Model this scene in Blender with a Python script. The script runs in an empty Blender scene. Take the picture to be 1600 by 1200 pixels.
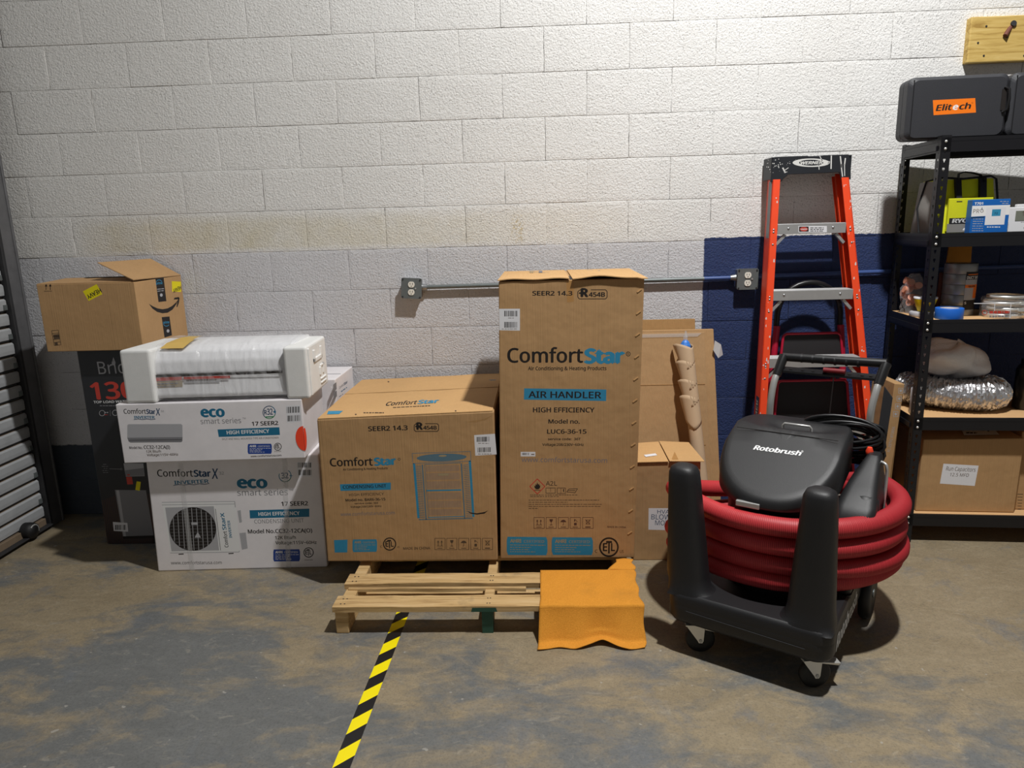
import bpy, math, random
from mathutils import Vector, Matrix
random.seed(7)
SC = bpy.context.scene
COL = SC.collection
V = Vector
# ------------------------------------------------------------------ camera (solved from the block courses of the wall)
F_PX = 1110.0
YAW, PITCH, ROLL = -0.0435, 0.2185, -0.0277
CAM = V((0.0, -3.6555, 1.518))
FWD = V((math.sin(YAW)*math.cos(PITCH), math.cos(YAW)*math.cos(PITCH), -math.sin(PITCH)))
_r = V((math.cos(YAW), -math.sin(YAW), 0)); _u = _r.cross(FWD)
RGT = math.cos(ROLL)*_r + math.sin(ROLL)*_u
UPV = -math.sin(ROLL)*_r + math.cos(ROLL)*_u
cd = bpy.data.cameras.new('camera'); cam = bpy.data.objects.new('camera', cd); COL.objects.link(cam)
cd.sensor_width = 36.0; cd.lens = 36.0*F_PX/1600.0; cd.clip_start = 0.05; cd.clip_end = 60
R3 = Matrix((RGT, UPV, -FWD)).transposed()
cam.matrix_world = Matrix.Translation(CAM) @ R3.to_4x4()
SC.camera = cam
# ------------------------------------------------------------------ light
w = bpy.data.worlds.new('world'); SC.world = w; w.use_nodes = True
w.node_tree.nodes['Background'].inputs[0].default_value = (1.0, 0.965, 0.92, 1)
w.node_tree.nodes['Background'].inputs[1].default_value = 0.175
LIGHT_POS = V((1.02, -1.95, 4.75))
ld = bpy.data.lights.new('high_bay_light', 'AREA'); ld.shape = 'DISK'; ld.size = 0.17; ld.energy = 214; ld.color = (1.0, 0.995, 0.98)
lo = bpy.data.objects.new('high_bay_light', ld); COL.objects.link(lo); lo.location = LIGHT_POS
SC.view_settings.view_transform = 'Standard'; SC.view_settings.look = 'None'
SC.view_settings.exposure = 0.0; SC.view_settings.gamma = 1.0; SC.view_settings.use_curve_mapping = False
try: SC.cycles.use_denoising = True
except Exception: pass

# ------------------------------------------------------------------ measuring helpers: where a line of sight meets a real plane
def ray(px, py): return FWD*F_PX + RGT*(px-800) - UPV*(py-600)
def onplane(px, py, p0, n):
    d = ray(px, py); t = (V(p0)-CAM).dot(n)/d.dot(n); return CAM + d*t
def onz(px, py, z=0.0): return onplane(px, py, (0, 0, z), V((0, 0, 1)))
def ony(px, py, y): return onplane(px, py, (0, y, 0), V((0, 1, 0)))
def onx(px, py, x): return onplane(px, py, (x, 0, 0), V((1, 0, 0)))

# ------------------------------------------------------------------ materials
def lin(c): return tuple(((v/255)/12.92 if v/255 <= .04045 else ((v/255+.055)/1.055)**2.4) for v in c)
MATS = {}
class NT:
    def __init__(s, name):
        s.m = bpy.data.materials.new(name); s.m.use_nodes = True; s.t = s.m.node_tree; s.b = s.t.nodes['Principled BSDF']; MATS[name] = s.m
    def n(s, typ, **kw):
        nd = s.t.nodes.new(typ)
        for k, v in kw.items():
            if k.startswith('i_'):
                key = k[2:]; key = int(key) if key.isdigit() else key.replace('_', ' ')
                nd.inputs[key].default_value = v
            else: setattr(nd, k, v)
        return nd
    def l(s, a, b): s.t.links.new(a, b)
    def noise(s, scale, detail=3, rough=.5, vec=None, dist=0):
        nd = s.n('ShaderNodeTexNoise', i_Scale=scale, i_Detail=detail, i_Roughness=rough, i_Distortion=dist)
        if vec is not None: s.l(vec, nd.inputs['Vector'])
        return nd.outputs['Fac']
    def ramp(s, fac, stops):
        nd = s.n('ShaderNodeValToRGB'); e = nd.color_ramp.elements
        while len(e) < len(stops): e.new(.5)
        for k, (p, c) in enumerate(stops):
            e[k].position = p; e[k].color = (c, c, c, 1) if isinstance(c, (int, float)) else (*c, 1)
        s.l(fac, nd.inputs[0]); return nd.outputs[0]
    def mix(s, fac, a, b, mode='MIX'):
        nd = s.n('ShaderNodeMix', data_type='RGBA', blend_type=mode)
        for sock, v in ((nd.inputs[0], fac), (nd.inputs[6], a), (nd.inputs[7], b)):
            if hasattr(v, 'is_linked') or hasattr(v, 'links'): s.l(v, sock)
            else: sock.default_value = v if isinstance(v, (int, float)) else (*v, 1)
        return nd.outputs[2]
    def math(s, op, a, b=0.0, c=0.0):
        nd = s.n('ShaderNodeMath', operation=op)
        for i, v in enumerate((a, b, c)):
            if hasattr(v, 'links'): s.l(v, nd.inputs[i])
            else: nd.inputs[i].default_value = v
        return nd.outputs[0]
    def step(s, v, edge, soft):       # 0 below the edge, 1 above
        nd = s.n('ShaderNodeMapRange', clamp=True); s.l(v, nd.inputs[0]); nd.inputs[1].default_value = edge-soft; nd.inputs[2].default_value = edge+soft
        return nd.outputs[0]
    def pos(s):
        g = s.n('ShaderNodeNewGeometry'); x = s.n('ShaderNodeSeparateXYZ'); s.l(g.outputs['Position'], x.inputs[0]); return g.outputs['Position'], x.outputs[0], x.outputs[1], x.outputs[2]
    def bump(s, h, strength=.3, dist=.002):
        nd = s.n('ShaderNodeBump', i_Strength=strength, i_Distance=dist); s.l(h, nd.inputs['Height']); s.l(nd.outputs[0], s.b.inputs['Normal'])
    def set(s, **kw):
        for k, v in kw.items():
            k = k.replace('_', ' '); s.b.inputs[k].default_value = (*v, 1) if isinstance(v, tuple) else v
        return s
def simple(name, col, rough=.6, metal=0.0, var=.06, bump=0.0, bscale=200, spec=None, **kw):
    s = NT(name); c = lin(col)
    s.set(Roughness=rough, Metallic=metal, **kw)
    if spec is not None: s.b.inputs['Specular IOR Level'].default_value = spec
    if var:
        p = s.pos()[0]; f = s.noise(14, 4, .6, p)
        s.l(s.mix(f, tuple(v*(1-var*2) for v in c), tuple(min(1, v*(1+var)) for v in c)), s.b.inputs['Base Color'])
    else: s.b.inputs['Base Color'].default_value = (*c, 1)
    if bump: s.bump(s.noise(bscale, 3, .6, s.pos()[0]), bump, .0015)
    return s.m
def kraft(name, col, rough=.75):
    s = NT(name); c = lin(col); p, x, y, z = s.pos()
    s.set(Roughness=rough); s.b.inputs['Specular IOR Level'].default_value = .25
    f = s.noise(3.5, 5, .6, p); g = s.noise(60, 3, .7, p)
    a = s.mix(f, tuple(v*.84 for v in c), tuple(v*1.12 for v in c))
    mp = s.n('ShaderNodeMapping'); s.l(p, mp.inputs[0]); mp.inputs['Scale'].default_value = (60, 60, .6)
    fl = s.noise(3, 2, .6, mp.outputs[0])
    a = s.mix(s.ramp(fl, [(.35, 0.0), (.75, .22)]), a, tuple(v*.72 for v in c))
    a = s.mix(s.ramp(g, [(.3, .0), (.9, .25)]), a, tuple(v*.7 for v in c)); s.l(a, s.b.inputs['Base Color'])
    h = s.math('ADD', s.math('MULTIPLY', s.noise(5, 3, .6, p), 1.6), s.math('MULTIPLY', fl, .3)); s.bump(h, .35, .012)
    return s.m

# ------------------------------------------------------------------ mesh builder
class MB:
    def __init__(s): s.v = []; s.f = []; s.m = []; s.sm = []; s.mats = []
    def mi(s, mat):
        if mat not in s.mats: s.mats.append(mat)
        return s.mats.index(mat)
    def add(s, vs, fs, mat, smooth=False, M=None):
        o = len(s.v); k = s.mi(mat)
        s.v += [tuple(M @ V(p)) if M else tuple(p) for p in vs]
        for f in fs: s.f.append([i+o for i in f]); s.m.append(k); s.sm.append(smooth)
        return s
    def hexa(s, c, mat, M=None):      # c: bottom 4 (ccw from below-left-front), top 4
        return s.add(c, [(0, 3, 2, 1), (4, 5, 6, 7), (0, 1, 5, 4), (1, 2, 6, 5), (2, 3, 7, 6), (3, 0, 4, 7)], mat, False, M)
    def box(s, x0, x1, y0, y1, z0, z1, mat, M=None):
        return s.hexa([(x0, y0, z0), (x1, y0, z0), (x1, y1, z0), (x0, y1, z0), (x0, y0, z1), (x1, y0, z1), (x1, y1, z1), (x0, y1, z1)], mat, M)
    def quad(s, pts, mat, M=None): return s.add(pts, [tuple(range(len(pts)))], mat, False, M)
    def loft(s, rings, mat, closed=False, cap=True, smooth=True, M=None):
        n = len(rings[0]); vs = [p for r in rings for p in r]; fs = []
        R = len(rings)
        for i in range(R if closed else R-1):
            a = i*n; b = ((i+1) % R)*n
            for j in range(n): fs.append((a+j, a+(j+1) % n, b+(j+1) % n, b+j))
        s.add(vs, fs, mat, smooth, M)
        if cap and not closed:
            s.add(rings[0], [tuple(reversed(range(n)))], mat, False, M); s.add(rings[-1], [tuple(range(n))], mat, False, M)
        return s
    def tube(s, path, r, mat, n=10, closed=False, smooth=True, M=None, cap=True):
        P = [V(p) for p in path]; N = len(P); rings = []
        up = None
        for i in range(N):
            if closed: t = (P[(i+1) % N]-P[i-1])
            else: t = P[min(i+1, N-1)]-P[max(i-1, 0)]
            t.normalize()
            if up is None:
                up = V((0, 0, 1)) if abs(t.z) < .9 else V((1, 0, 0))
            a = t.cross(up); 
            if a.length < 1e-6: a = t.cross(V((0, 1, 0)))
            a.normalize(); b = a.cross(t).normalized(); up = b
            rr = r[i] if isinstance(r, (list, tuple)) else r
            rings.append([tuple(P[i]+a*(rr*math.cos(2*math.pi*k/n))+b*(rr*math.sin(2*math.pi*k/n))) for k in range(n)])
        return s.loft(rings, mat, closed, cap, smooth, M)
    def cyl(s, p0, p1, r, mat, n=20, M=None, r1=None):
        return s.tube([p0, p1], [r, r if r1 is None else r1], mat, n, M=M)
    def lathe(s, prof, mat, c=(0, 0, 0), n=28, M=None, cap=True, smooth=True):
        rings = [[(c[0]+r*math.cos(2*math.pi*k/n), c[1]+r*math.sin(2*math.pi*k/n), c[2]+z) for k in range(n)] for r, z in prof]
        return s.loft(rings, mat, False, cap, smooth, M)
    def prism(s, out, z0, z1, mat, M=None, smooth=False):
        n = len(out); vs = [(x, y, z0) for x, y in out]+[(x, y, z1) for x, y in out]
        s.add(vs, [(i, (i+1) % n, n+(i+1) % n, n+i) for i in range(n)], mat, smooth, M)
        return s.add(vs, [tuple(reversed(range(n))), tuple(range(n, 2*n))], mat, False, M)
def rrect(x0, x1, y0, y1, r, k=5):
    o = []
    for cx, cy, a in ((x1-r, y0+r, -90), (x1-r, y1-r, 0), (x0+r, y1-r, 90), (x0+r, y0+r, 180)):
        for i in range(k+1):
            t = math.radians(a+90*i/k); o.append((cx+r*math.cos(t), cy+r*math.sin(t)))
    return o
def build(name, mb, parent=None, bevel=0, seg=2, label=None, cat=None, group=None, kind=None, origin=None):
    """links the collected world-space mesh as ONE object, origin at its own base"""
    xs, ys, zs = zip(*mb.v)
    o0 = V(origin) if origin is not None else V(((min(xs)+max(xs))/2, (min(ys)+max(ys))/2, min(zs)))
    me = bpy.data.meshes.new(name)
    me.from_pydata([(x-o0.x, y-o0.y, z-o0.z) for x, y, z in mb.v], [], mb.f)
    for m in mb.mats: me.materials.append(MATS[m])
    me.polygons.foreach_set('material_index', mb.m); me.polygons.foreach_set('use_smooth', mb.sm); me.update()
    ob = bpy.data.objects.new(name, me); COL.objects.link(ob)
    ob.location = o0
    if parent is not None:
        ob.parent = parent; ob.location = o0-wloc(parent)
    if bevel:
        b = ob.modifiers.new('bevel', 'BEVEL'); b.width = bevel; b.segments = seg; b.limit_method = 'ANGLE'; b.angle_limit = math.radians(40); b.harden_normals = False
    tag(ob, label, cat, group, kind)
    return ob
def wloc(o):
    p = V(o.location)
    while o.parent: o = o.parent; p += V(o.location)
    return p
def tag(o, label=None, cat=None, group=None, kind=None):
    if label: o['label'] = label
    if cat: o['category'] = cat
    if group: o['group'] = group
    if kind: o['kind'] = kind
    return o
def thing(name, loc, label, cat, group=None):
    o = bpy.data.objects.new(name, None); COL.objects.link(o); o.location = loc; o.empty_display_size = .1
    return tag(o, label, cat, group)
def inst(ob, name, parent, wpos, rot=None):
    c = ob.copy(); COL.objects.link(c); c.name = name; c.parent = parent
    c.location = V(wpos)-(wloc(parent) if parent else V((0, 0, 0)))
    if rot: c.rotation_euler = rot
    return c

# ------------------------------------------------------------------ flat print on a face
_tc = {}
FONT = None
try:    # the sans face that ships inside Blender itself; the built-in face is used if it is missing
    import os
    _fp = os.path.join(bpy.utils.system_resource('DATAFILES'), 'fonts', 'NotoSansMath-Regular.woff2')
    FONT = bpy.data.fonts.load(_fp)
except Exception: FONT = None
def textmesh(s, bold=0.0, shear=0.0, space=1.0):
    key = (s, bold, shear, space)
    if key in _tc: return _tc[key]
    cu = bpy.data.curves.new('t', 'FONT'); cu.body = s; cu.shear = shear; cu.resolution_u = 2; cu.space_character = space; cu.size = 1
    if FONT: cu.font = FONT
    ob = bpy.data.objects.new('t', cu); me = bpy.data.meshes.new_from_object(ob)
    vs = [(v.co.x, v.co.y) for v in me.vertices]; fs = [tuple(p.vertices) for p in me.polygons]
    bpy.data.objects.remove(ob); bpy.data.curves.remove(cu); bpy.data.meshes.remove(me)
    b_ = bold*.9+.006
    if bold > 0:      # heavier strokes: the same letter struck a few times, slightly moved
        n0 = len(vs); v0 = list(vs); f0 = list(fs)
        for k, (dx, dy) in enumerate(((-1, 0), (1, 0), (0, .6), (0, -.6))):
            vs += [(x+dx*b_, y+dy*b_) for x, y in v0]; fs += [tuple(i+n0*(k+1) for i in f) for f in f0]
    x0 = min(v[0] for v in vs); x1 = max(v[0] for v in vs); y1 = max(v[1] for v in vs)
    _tc[key] = (vs, fs, x0, x1, y1); return _tc[key]
class Print:
    """ink, labels and tape on a plane through p0 with outward normal n"""
    def __init__(s, p0, n, k=.12): s.p0 = V(p0); s.n = V(n).normalized(); s.mb = MB(); s.h = .0007; s.k = k
    def at(s, p, h=None):
        q = onplane(p[0], p[1], s.p0, s.n); return q + s.n*(s.k*(s.h if h is None else h))
    def poly(s, pts, mat, h=None):
        P = [s.at(p, h) for p in pts]
        a = (P[1]-P[0]).cross(P[2]-P[1])
        if a.dot(s.n) < 0: P.reverse()
        s.mb.quad(P, mat); return s
    def text(s, t, L, R, hp, mat, bold=0.0, shear=0.0, h=.0013, space=1.0, down=False):
        vs, fs, x0, x1, y1 = textmesh(t, bold, shear, space)
        A = s.at(L, h); B = s.at(R, h); u = (B-A)/(x1-x0)
        dx, dy = R[0]-L[0], R[1]-L[1]; q = math.hypot(dx, dy); nx, ny = dy/q, -dx/q
        up = s.n.cross((B-A).normalized()).normalized()
        top = s.at((L[0]+nx*hp, L[1]+ny*hp), h)-A
        v = up*(top.dot(up)/y1)
        k = len(vs)//(5 if bold > 0 else 1)
        s.mb.add([A+u*(x-x0)+v*y+s.n*(.00006*s.k*(i//k)) for i, (x, y) in enumerate(vs)], fs, mat); return s
    def line(s, a, b, wpx, mat, h=None):
        dx, dy = b[0]-a[0], b[1]-a[1]; q = math.hypot(dx, dy) or 1; ox, oy = -dy/q*wpx/2, dx/q*wpx/2
        return s.poly([(a[0]-ox, a[1]-oy), (b[0]-ox, b[1]-oy), (b[0]+ox, b[1]+oy), (a[0]+ox, a[1]+oy)], mat, h)
    def rect(s, x0, y0, x1, y1, mat, h=None): return s.poly([(x0, y0), (x1, y0), (x1, y1), (x0, y1)], mat, h)
    def frame(s, x0, y0, x1, y1, wpx, mat, h=None):
        s.line((x0, y0), (x1, y0), wpx, mat, h).line((x0, y1), (x1, y1), wpx, mat, h)
        return s.line((x0, y0), (x0, y1), wpx, mat, h).line((x1, y0), (x1, y1), wpx, mat, h)
    def ell(s, c, rx, ry, mat, h=None, n=26): return s.poly([(c[0]+rx*math.cos(i*2*math.pi/n), c[1]+ry*math.sin(i*2*math.pi/n)) for i in range(n)], mat, h)
    def ring(s, c, rx, ry, wpx, mat, h=None, n=28, a0=0, a1=360):
        for i in range(n):
            t0 = math.radians(a0+(a1-a0)*i/n); t1 = math.radians(a0+(a1-a0)*(i+1)/n)
            s.poly([(c[0]+rx*math.cos(t0), c[1]+ry*math.sin(t0)), (c[0]+rx*math.cos(t1), c[1]+ry*math.sin(t1)),
                    (c[0]+(rx-wpx)*math.cos(t1), c[1]+(ry-wpx)*math.sin(t1)), (c[0]+(rx-wpx)*math.cos(t0), c[1]+(ry-wpx)*math.sin(t0))], mat, h)
        return s
    def bars(s, x0, y0, x1, y1, mat, n=16, h=.0014, sl=0.0):
        rnd = random.Random(int(x0*10+y0)); t = 0.0
        ws = [rnd.choice((1, 1, 2, 3)) for _ in range(2*n)]; tot = sum(ws)
        for i, wv in enumerate(ws):
            a = x0+(x1-x0)*t/tot; t += wv; b = x0+(x1-x0)*t/tot
            if i % 2 == 0: s.poly([(a, y0+sl*(a-x0)), (b, y0+sl*(b-x0)), (b, y1+sl*(b-x0)), (a, y1+sl*(a-x0))], mat, h)
        return s
    def fine(s, x0, y, x1, mat, wpx=1.0, sl=0.0, h=.0013, seed=1):   # a line of print too small to read
        rnd = random.Random(int(x0*7+y*13)+seed); x = x0
        while x < x1:
            l = rnd.uniform(2, 6); e = min(x+l, x1); s.line((x, y+sl*(x-x0)), (e, y+sl*(e-x0)), wpx, mat, h); x = e+rnd.uniform(.7, 1.4)
        return s
    def etl(s, c, r, mat, us=True):
        s.ring(c, r, r, r*.17, mat, .0014)
        s.text('E', (c[0]-r*.62, c[1]+r*.38), (c[0]-r*.16, c[1]+r*.38), r*.8, mat, .02)
        s.text('T', (c[0]-r*.3, c[1]+r*.62), (c[0]+r*.3, c[1]+r*.62), r*1.25, mat, .02)
        s.text('L', (c[0]+r*.2, c[1]+r*.38), (c[0]+r*.62, c[1]+r*.38), r*.8, mat, .02)
        if us:
            s.text('C', (c[0]-r*1.42, c[1]+r*.55), (c[0]-r*1.15, c[1]+r*.55), r*.3, mat); s.text('US', (c[0]+r*1.12, c[1]+r*.6), (c[0]+r*1.5, c[1]+r*.58), r*.3, mat)
        return s
    def ahri(s, x0, y0, x1, y1, blue, ink, sl=0.0, word=True):
        W = x1-x0; H = y1-y0; Y = lambda u, v: (x0+W*u, y0+H*v+sl*W*u)
        s.poly([Y(.02, 0), Y(.5, 0), Y(.97, 0), Y(1, .2), Y(1, .8), Y(.97, 1), Y(.5, 1), Y(.03, 1), Y(0, .8), Y(0, .2)], blue)
        s.text('AHRI', Y(.08, .32), Y(.36, .32), H*.2, ink, .03); s.text('CERTIFIED', Y(.42, .32), Y(.92, .32), H*.15, ink)
        for k, e in ((.45, .95), (.58, .6), (.7, .55), (.82, .7)): s.fine(*Y(.08, k), Y(e, k)[0], ink, H*.035, sl)
        return s
    def icon(s, x0, y0, x1, y1, kind, mat, sl=0.0):
        s.frame(x0, y0, x1, y1, .7, mat, .0013); cx = (x0+x1)/2; W = x1-x0; H = y1-y0
        yb = y0+H*.68
        if kind == 0:
            for q in (.33, .67):
                x = x0+W*q; s.line((x, yb), (x, y0+H*.25), 1, mat, .0013); s.poly([(x-W*.1, y0+H*.36), (x, y0+H*.17), (x+W*.1, y0+H*.36)], mat, .0014)
            s.line((x0+W*.2, yb), (x1-W*.2, yb), .7, mat, .0013)
        elif kind == 1:
            s.poly([(cx-W*.17, y0+H*.16), (cx+W*.17, y0+H*.16), (cx+W*.13, y0+H*.34), (cx, y0+H*.46), (cx-W*.13, y0+H*.34)], mat, .0014)
            s.line((cx, y0+H*.4), (cx, yb), .7, mat, .0013).line((cx-W*.14, yb), (cx+W*.14, yb), .9, mat, .0013)
        elif kind == 2:
            s.poly([(cx-W*.3, y0+H*.42), (cx-W*.18, y0+H*.26), (cx, y0+H*.2), (cx+W*.18, y0+H*.26), (cx+W*.3, y0+H*.42)], mat, .0014)
            s.line((cx, y0+H*.4), (cx, yb), .7, mat, .0013).line((cx-W*.1, yb), (cx, yb), .7, mat, .0013)
        elif kind == 3:
            s.rect(cx-W*.13, y0+H*.48, cx+W*.13, y0+H*.72, mat, .0014); s.rect(cx-W*.12, y0+H*.15, cx-W*.02, y0+H*.36, mat, .0014); s.line((cx, y0+H*.2), (cx+W*.2, y0+H*.4), .7, mat, .0013)
        elif kind == 4:
            s.line((cx-W*.25, y0+H*.18), (cx+W*.2, y0+H*.62), .8, mat, .0013).line((cx+W*.25, y0+H*.18), (cx-W*.2, y0+H*.62), .8, mat, .0014)
            s.frame(cx-W*.15, y0+H*.24, cx+W*.15, y0+H*.6, .6, mat, .0013)
        if kind == 4: s.line((cx-W*.25, y0+H*.87), (cx+W*.25, y0+H*.87), 1.6, mat, .0013)
        else: s.line((cx-W*.25, y0+H*.87), (cx+W*.25, y0+H*.87), .9, mat, .0013)
        return s
    def done(s, name, parent, label=None):
        return build(name, s.mb, parent, label=label, kind='stuff')

# ------------------------------------------------------------------ material list
s = NT('wall_paint'); P, X, Y, Z = s.pos()
s.set(Roughness=.62); s.b.inputs['Specular IOR Level'].default_value = .3
nlow = s.noise(1.3, 5, .6, P); nmid = s.noise(7, 4, .6, P); nedge = s.noise(25, 3, .6, P)
Zw = s.math('ADD', Z, s.math('MULTIPLY', s.math('SUBTRACT', nedge, .5), .022)); Xw = s.math('ADD', X, s.math('MULTIPLY', s.math('SUBTRACT', nedge, .5), .01))
white = s.mix(s.ramp(nlow, [(.35, 0.0), (.7, 1.0)]), (.76, .75, .73), (.83, .825, .81))
white = s.mix(s.math('MULTIPLY', s.step(s.math('MULTIPLY', X, -1.0), 1.2, 1.6), .25), white, (.64, .61, .54))
tz = s.math('MULTIPLY', s.step(Zw, 1.44, .01), s.math('SUBTRACT', 1.0, s.step(Zw, 1.595, .03)))
tx = s.math('MULTIPLY', s.step(X, -2.3, .1), s.math('SUBTRACT', 1.0, s.step(X, -.3, 1.1)))
white = s.mix(s.math('MULTIPLY', s.math('MULTIPLY', tz, tx), s.ramp(nmid, [(.3, .35), (.7, 1.0)])), white, (.66, .61, .48))
spot = s.math('MULTIPLY', s.math('MULTIPLY', s.step(X, -.14, .01), s.math('SUBTRACT', 1.0, s.step(X, -.08, .01))), s.math('MULTIPLY', s.step(Z, 1.43, .02), s.math('SUBTRACT', 1.0, s.step(Z, 1.57, .01))))
white = s.mix(s.math('MULTIPLY', spot, s.ramp(s.noise(60, 3, .7, P), [(.5, 0.0), (.62, .75)])), white, (.5, .38, .17))
grey = s.mix(nmid, (.60, .60, .622), (.66, .655, .672))
slate = s.mix(nmid, (.05, .065, .085), (.085, .10, .125))
grey = s.mix(s.math('SUBTRACT', 1.0, s.step(Zw, .407, .004)), grey, slate)
navy = s.mix(nmid, (.022, .038, .115), (.034, .055, .15))
band = s.mix(s.step(Xw, .822, .003), grey, navy)
hgt = s.math('ADD', s.math('MULTIPLY', s.step(Xw, .822, .003), .012), 1.422)
col = s.mix(s.math('GREATER_THAN', Zw, hgt), band, white)
pits = s.ramp(s.noise(150, 2, .5, P), [(.30, 1.0), (.37, 0.0)])
col = s.mix(s.math('MULTIPLY', pits, .8), col, s.mix(.6, col, (.10, .095, .09)))
# cracked, dirty stretches of the block joints
wx = s.math('ADD', s.math('ADD', X, 2.1985), s.math('MULTIPLY', s.math('SUBTRACT', s.noise(9, 3, .6, P), .5), .016)); wz = s.math('ADD', Z, s.math('MULTIPLY', s.math('SUBTRACT', s.noise(11, 3, .6, P), .5), .011))
zr = s.math('DIVIDE', wz, .2032); zf = s.math('ABSOLUTE', s.math('SUBTRACT', s.math('FRACT', s.math('ADD', zr, .5)), .5))
rowi = s.math('FLOOR', zr); par = s.math('MULTIPLY', s.math('MODULO', rowi, 2.0), .5)
xf = s.math('ABSOLUTE', s.math('SUBTRACT', s.math('FRACT', s.math('ADD', s.math('DIVIDE', wx, .4064), s.math('ADD', par, 0.5))), .5))
def near(v, wd): return s.math('SUBTRACT', 1.0, s.step(v, wd, wd*.6))
jn = s.noise(4.5, 4, .7, P); jm = s.noise(17, 3, .7, P)
dirty = s.math('MULTIPLY', s.ramp(jn, [(.44, 0.0), (.56, 1.0)]), s.ramp(jm, [(.38, 0.25), (.6, 1.0)]))
crack = s.math('MULTIPLY', s.math('MAXIMUM', near(zf, .0060), near(xf, .0030)), dirty)
col = s.mix(s.math('MULTIPLY', crack, .8), col, s.mix(.75, col, (.06, .055, .05)))
s.l(col, s.b.inputs['Base Color'])
vo = s.n('ShaderNodeTexVoronoi', i_Scale=95.0); s.l(P, vo.inputs['Vector'])
hh = s.math('ADD', s.noise(130, 3, .65, P), s.math('MULTIPLY', vo.outputs['Distance'], .5)); hh = s.math('ADD', hh, s.math('MULTIPLY', s.noise(14, 4, .7, P), .7))
smear = s.math('MAXIMUM', near(zf, .05), near(xf, .025)); hh = s.math('MULTIPLY', hh, s.math('SUBTRACT', 1.0, s.math('MULTIPLY', smear, .22)))
hh = s.math('SUBTRACT', hh, s.math('MULTIPLY', pits, .6)); hh = s.math('SUBTRACT', hh, s.math('MULTIPLY', crack, .7)); s.bump(hh, .72, .0046)

s = NT('concrete_floor'); P, X, Y, Z = s.pos()
s.set(Roughness=.55); s.b.inputs['Specular IOR Level'].default_value = .35
mp = s.n('ShaderNodeMapping'); s.l(P, mp.inputs[0]); mp.inputs['Scale'].default_value = (.8, 1.5, 1)
n1 = s.noise(1.7, 8, .62, mp.outputs[0], .6); n2 = s.noise(6, 8, .7, mp.outputs[0], .8); n3 = s.noise(45, 6, .7, P)
bias = s.math('MULTIPLY', s.math('ADD', s.step(X, .1, 1.6), s.math('MULTIPLY', s.step(Y, -1.25, .35), .8)), .125)
k = s.math('ADD', s.math('ADD', s.math('MULTIPLY', n1, .72), s.math('MULTIPLY', n2, .3)), bias)
tan = s.ramp(k, [(.53, 0.0), (.63, 1.0)])
gcol = s.mix(n2, (.125, .128, .124), (.20, .203, .196)); tcol = s.mix(n2, (.225, .170, .095), (.41, .325, .20))
c = s.mix(s.math('MULTIPLY', tan, .85), gcol, tcol)
c = s.mix(s.ramp(s.noise(3.2, 7, .7, P, .5), [(.55, 0.0), (.66, .55)]), c, (.155, .168, .185))
c = s.mix(s.ramp(n3, [(.35, .35), (.6, 0.0)]), c, s.mix(.5, c, (.03, .03, .03)))
sp = s.ramp(s.noise(26, 2, .5, P), [(.73, 0.0), (.745, .6)]); c = s.mix(sp, c, (.42, .40, .36))
c = s.mix(s.ramp(s.noise(130, 4, .75, P), [(.36, .5), (.5, 0.0)]), c, s.mix(.6, c, (.04, .04, .04))); c = s.mix(s.ramp(s.noise(17, 6, .75, mp.outputs[0], 1.5), [(.57, 0.0), (.68, .5)]), c, s.mix(.5, c, (.5, .45, .36)))
s.l(c, s.b.inputs['Base Color']); s.bump(s.math('ADD', n3, n2), .25, .003)
s.l(s.ramp(n2, [(.3, .42), (.7, .68)]), s.b.inputs['Roughness'])

kraft('kraft', (186, 148, 104)); kraft('kraft_light', (206, 164, 112)); kraft('kraft_dark', (176, 137, 90)); kraft('kraft_pinkish', (184, 148, 106))
simple('white_card', (238, 234, 236), .5, bump=.15, bscale=40, spec=.3)
simple('black_card', (40, 41, 44), .4)
simple('ink_black', (26, 20, 18), .6, var=0); simple('ink_soft', (84, 66, 48), .7, var=0); simple('ink_url', (118, 116, 124), .7, var=0); simple('ink_blue', (45, 140, 180), .6, var=.08)
simple('ink_teal', (24, 110, 145), .5, var=0); simple('ink_navy', (20, 62, 100), .5, var=0); simple('ink_royal', (28, 66, 150), .5, var=0); simple('ink_white', (235, 235, 235), .5, var=0)
simple('ink_grey', (128, 128, 132), .5, var=0); simple('ink_lightgrey', (176, 176, 180), .5, var=0); simple('ink_red', (196, 62, 48), .5, var=0); simple('ink_green', (40, 130, 80), .5, var=0)
simple('ink_steelblue', (88, 118, 134), .6, var=0); simple('ink_tan', (164, 146, 112), .6, var=0); simple('ink_brown', (84, 52, 42), .6, var=0); simple('ink_yellow', (232, 216, 0), .5, var=0)
simple('paper', (228, 228, 232), .6, var=.02); simple('dot_red', (255, 74, 40), .6, var=.02)
simple('foam', (232, 232, 230), .8, bump=.25, bscale=260); simple('shrink_film', (226, 228, 230), .22, var=.03); simple('film_yellow', (214, 178, 96), .3)
simple('wood_pallet', (206, 172, 122), .8); simple('green_paint', (44, 84, 68), .7)
simple('black_plastic', (27, 27, 29), .48, bump=.3, bscale=420); simple('black_plastic_smooth', (23, 23, 25), .36); simple('black_steel', (24, 24, 28), .4, spec=.4)
simple('case_plastic', (46, 47, 52), .55, bump=.5, bscale=500); simple('rubber', (16, 16, 17), .6, var=.02)
simple('chrome', (222, 222, 218), .36, metal=.6, var=.04); simple('galvanised', (176, 178, 180), .42, metal=.85, var=.12); simple('aluminium', (205, 205, 205), .42, metal=.7, var=.1)
simple('tube_silver', (190, 190, 188), .35, metal=.55); simple('cover_steel', (118, 124, 124), .45, metal=.35, var=.15)
simple('orange_fibreglass', (238, 74, 32), .42, var=.05); simple('red_steel', (178, 22, 54), .4); simple('tread_black', (30, 28, 30), .7)
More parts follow.
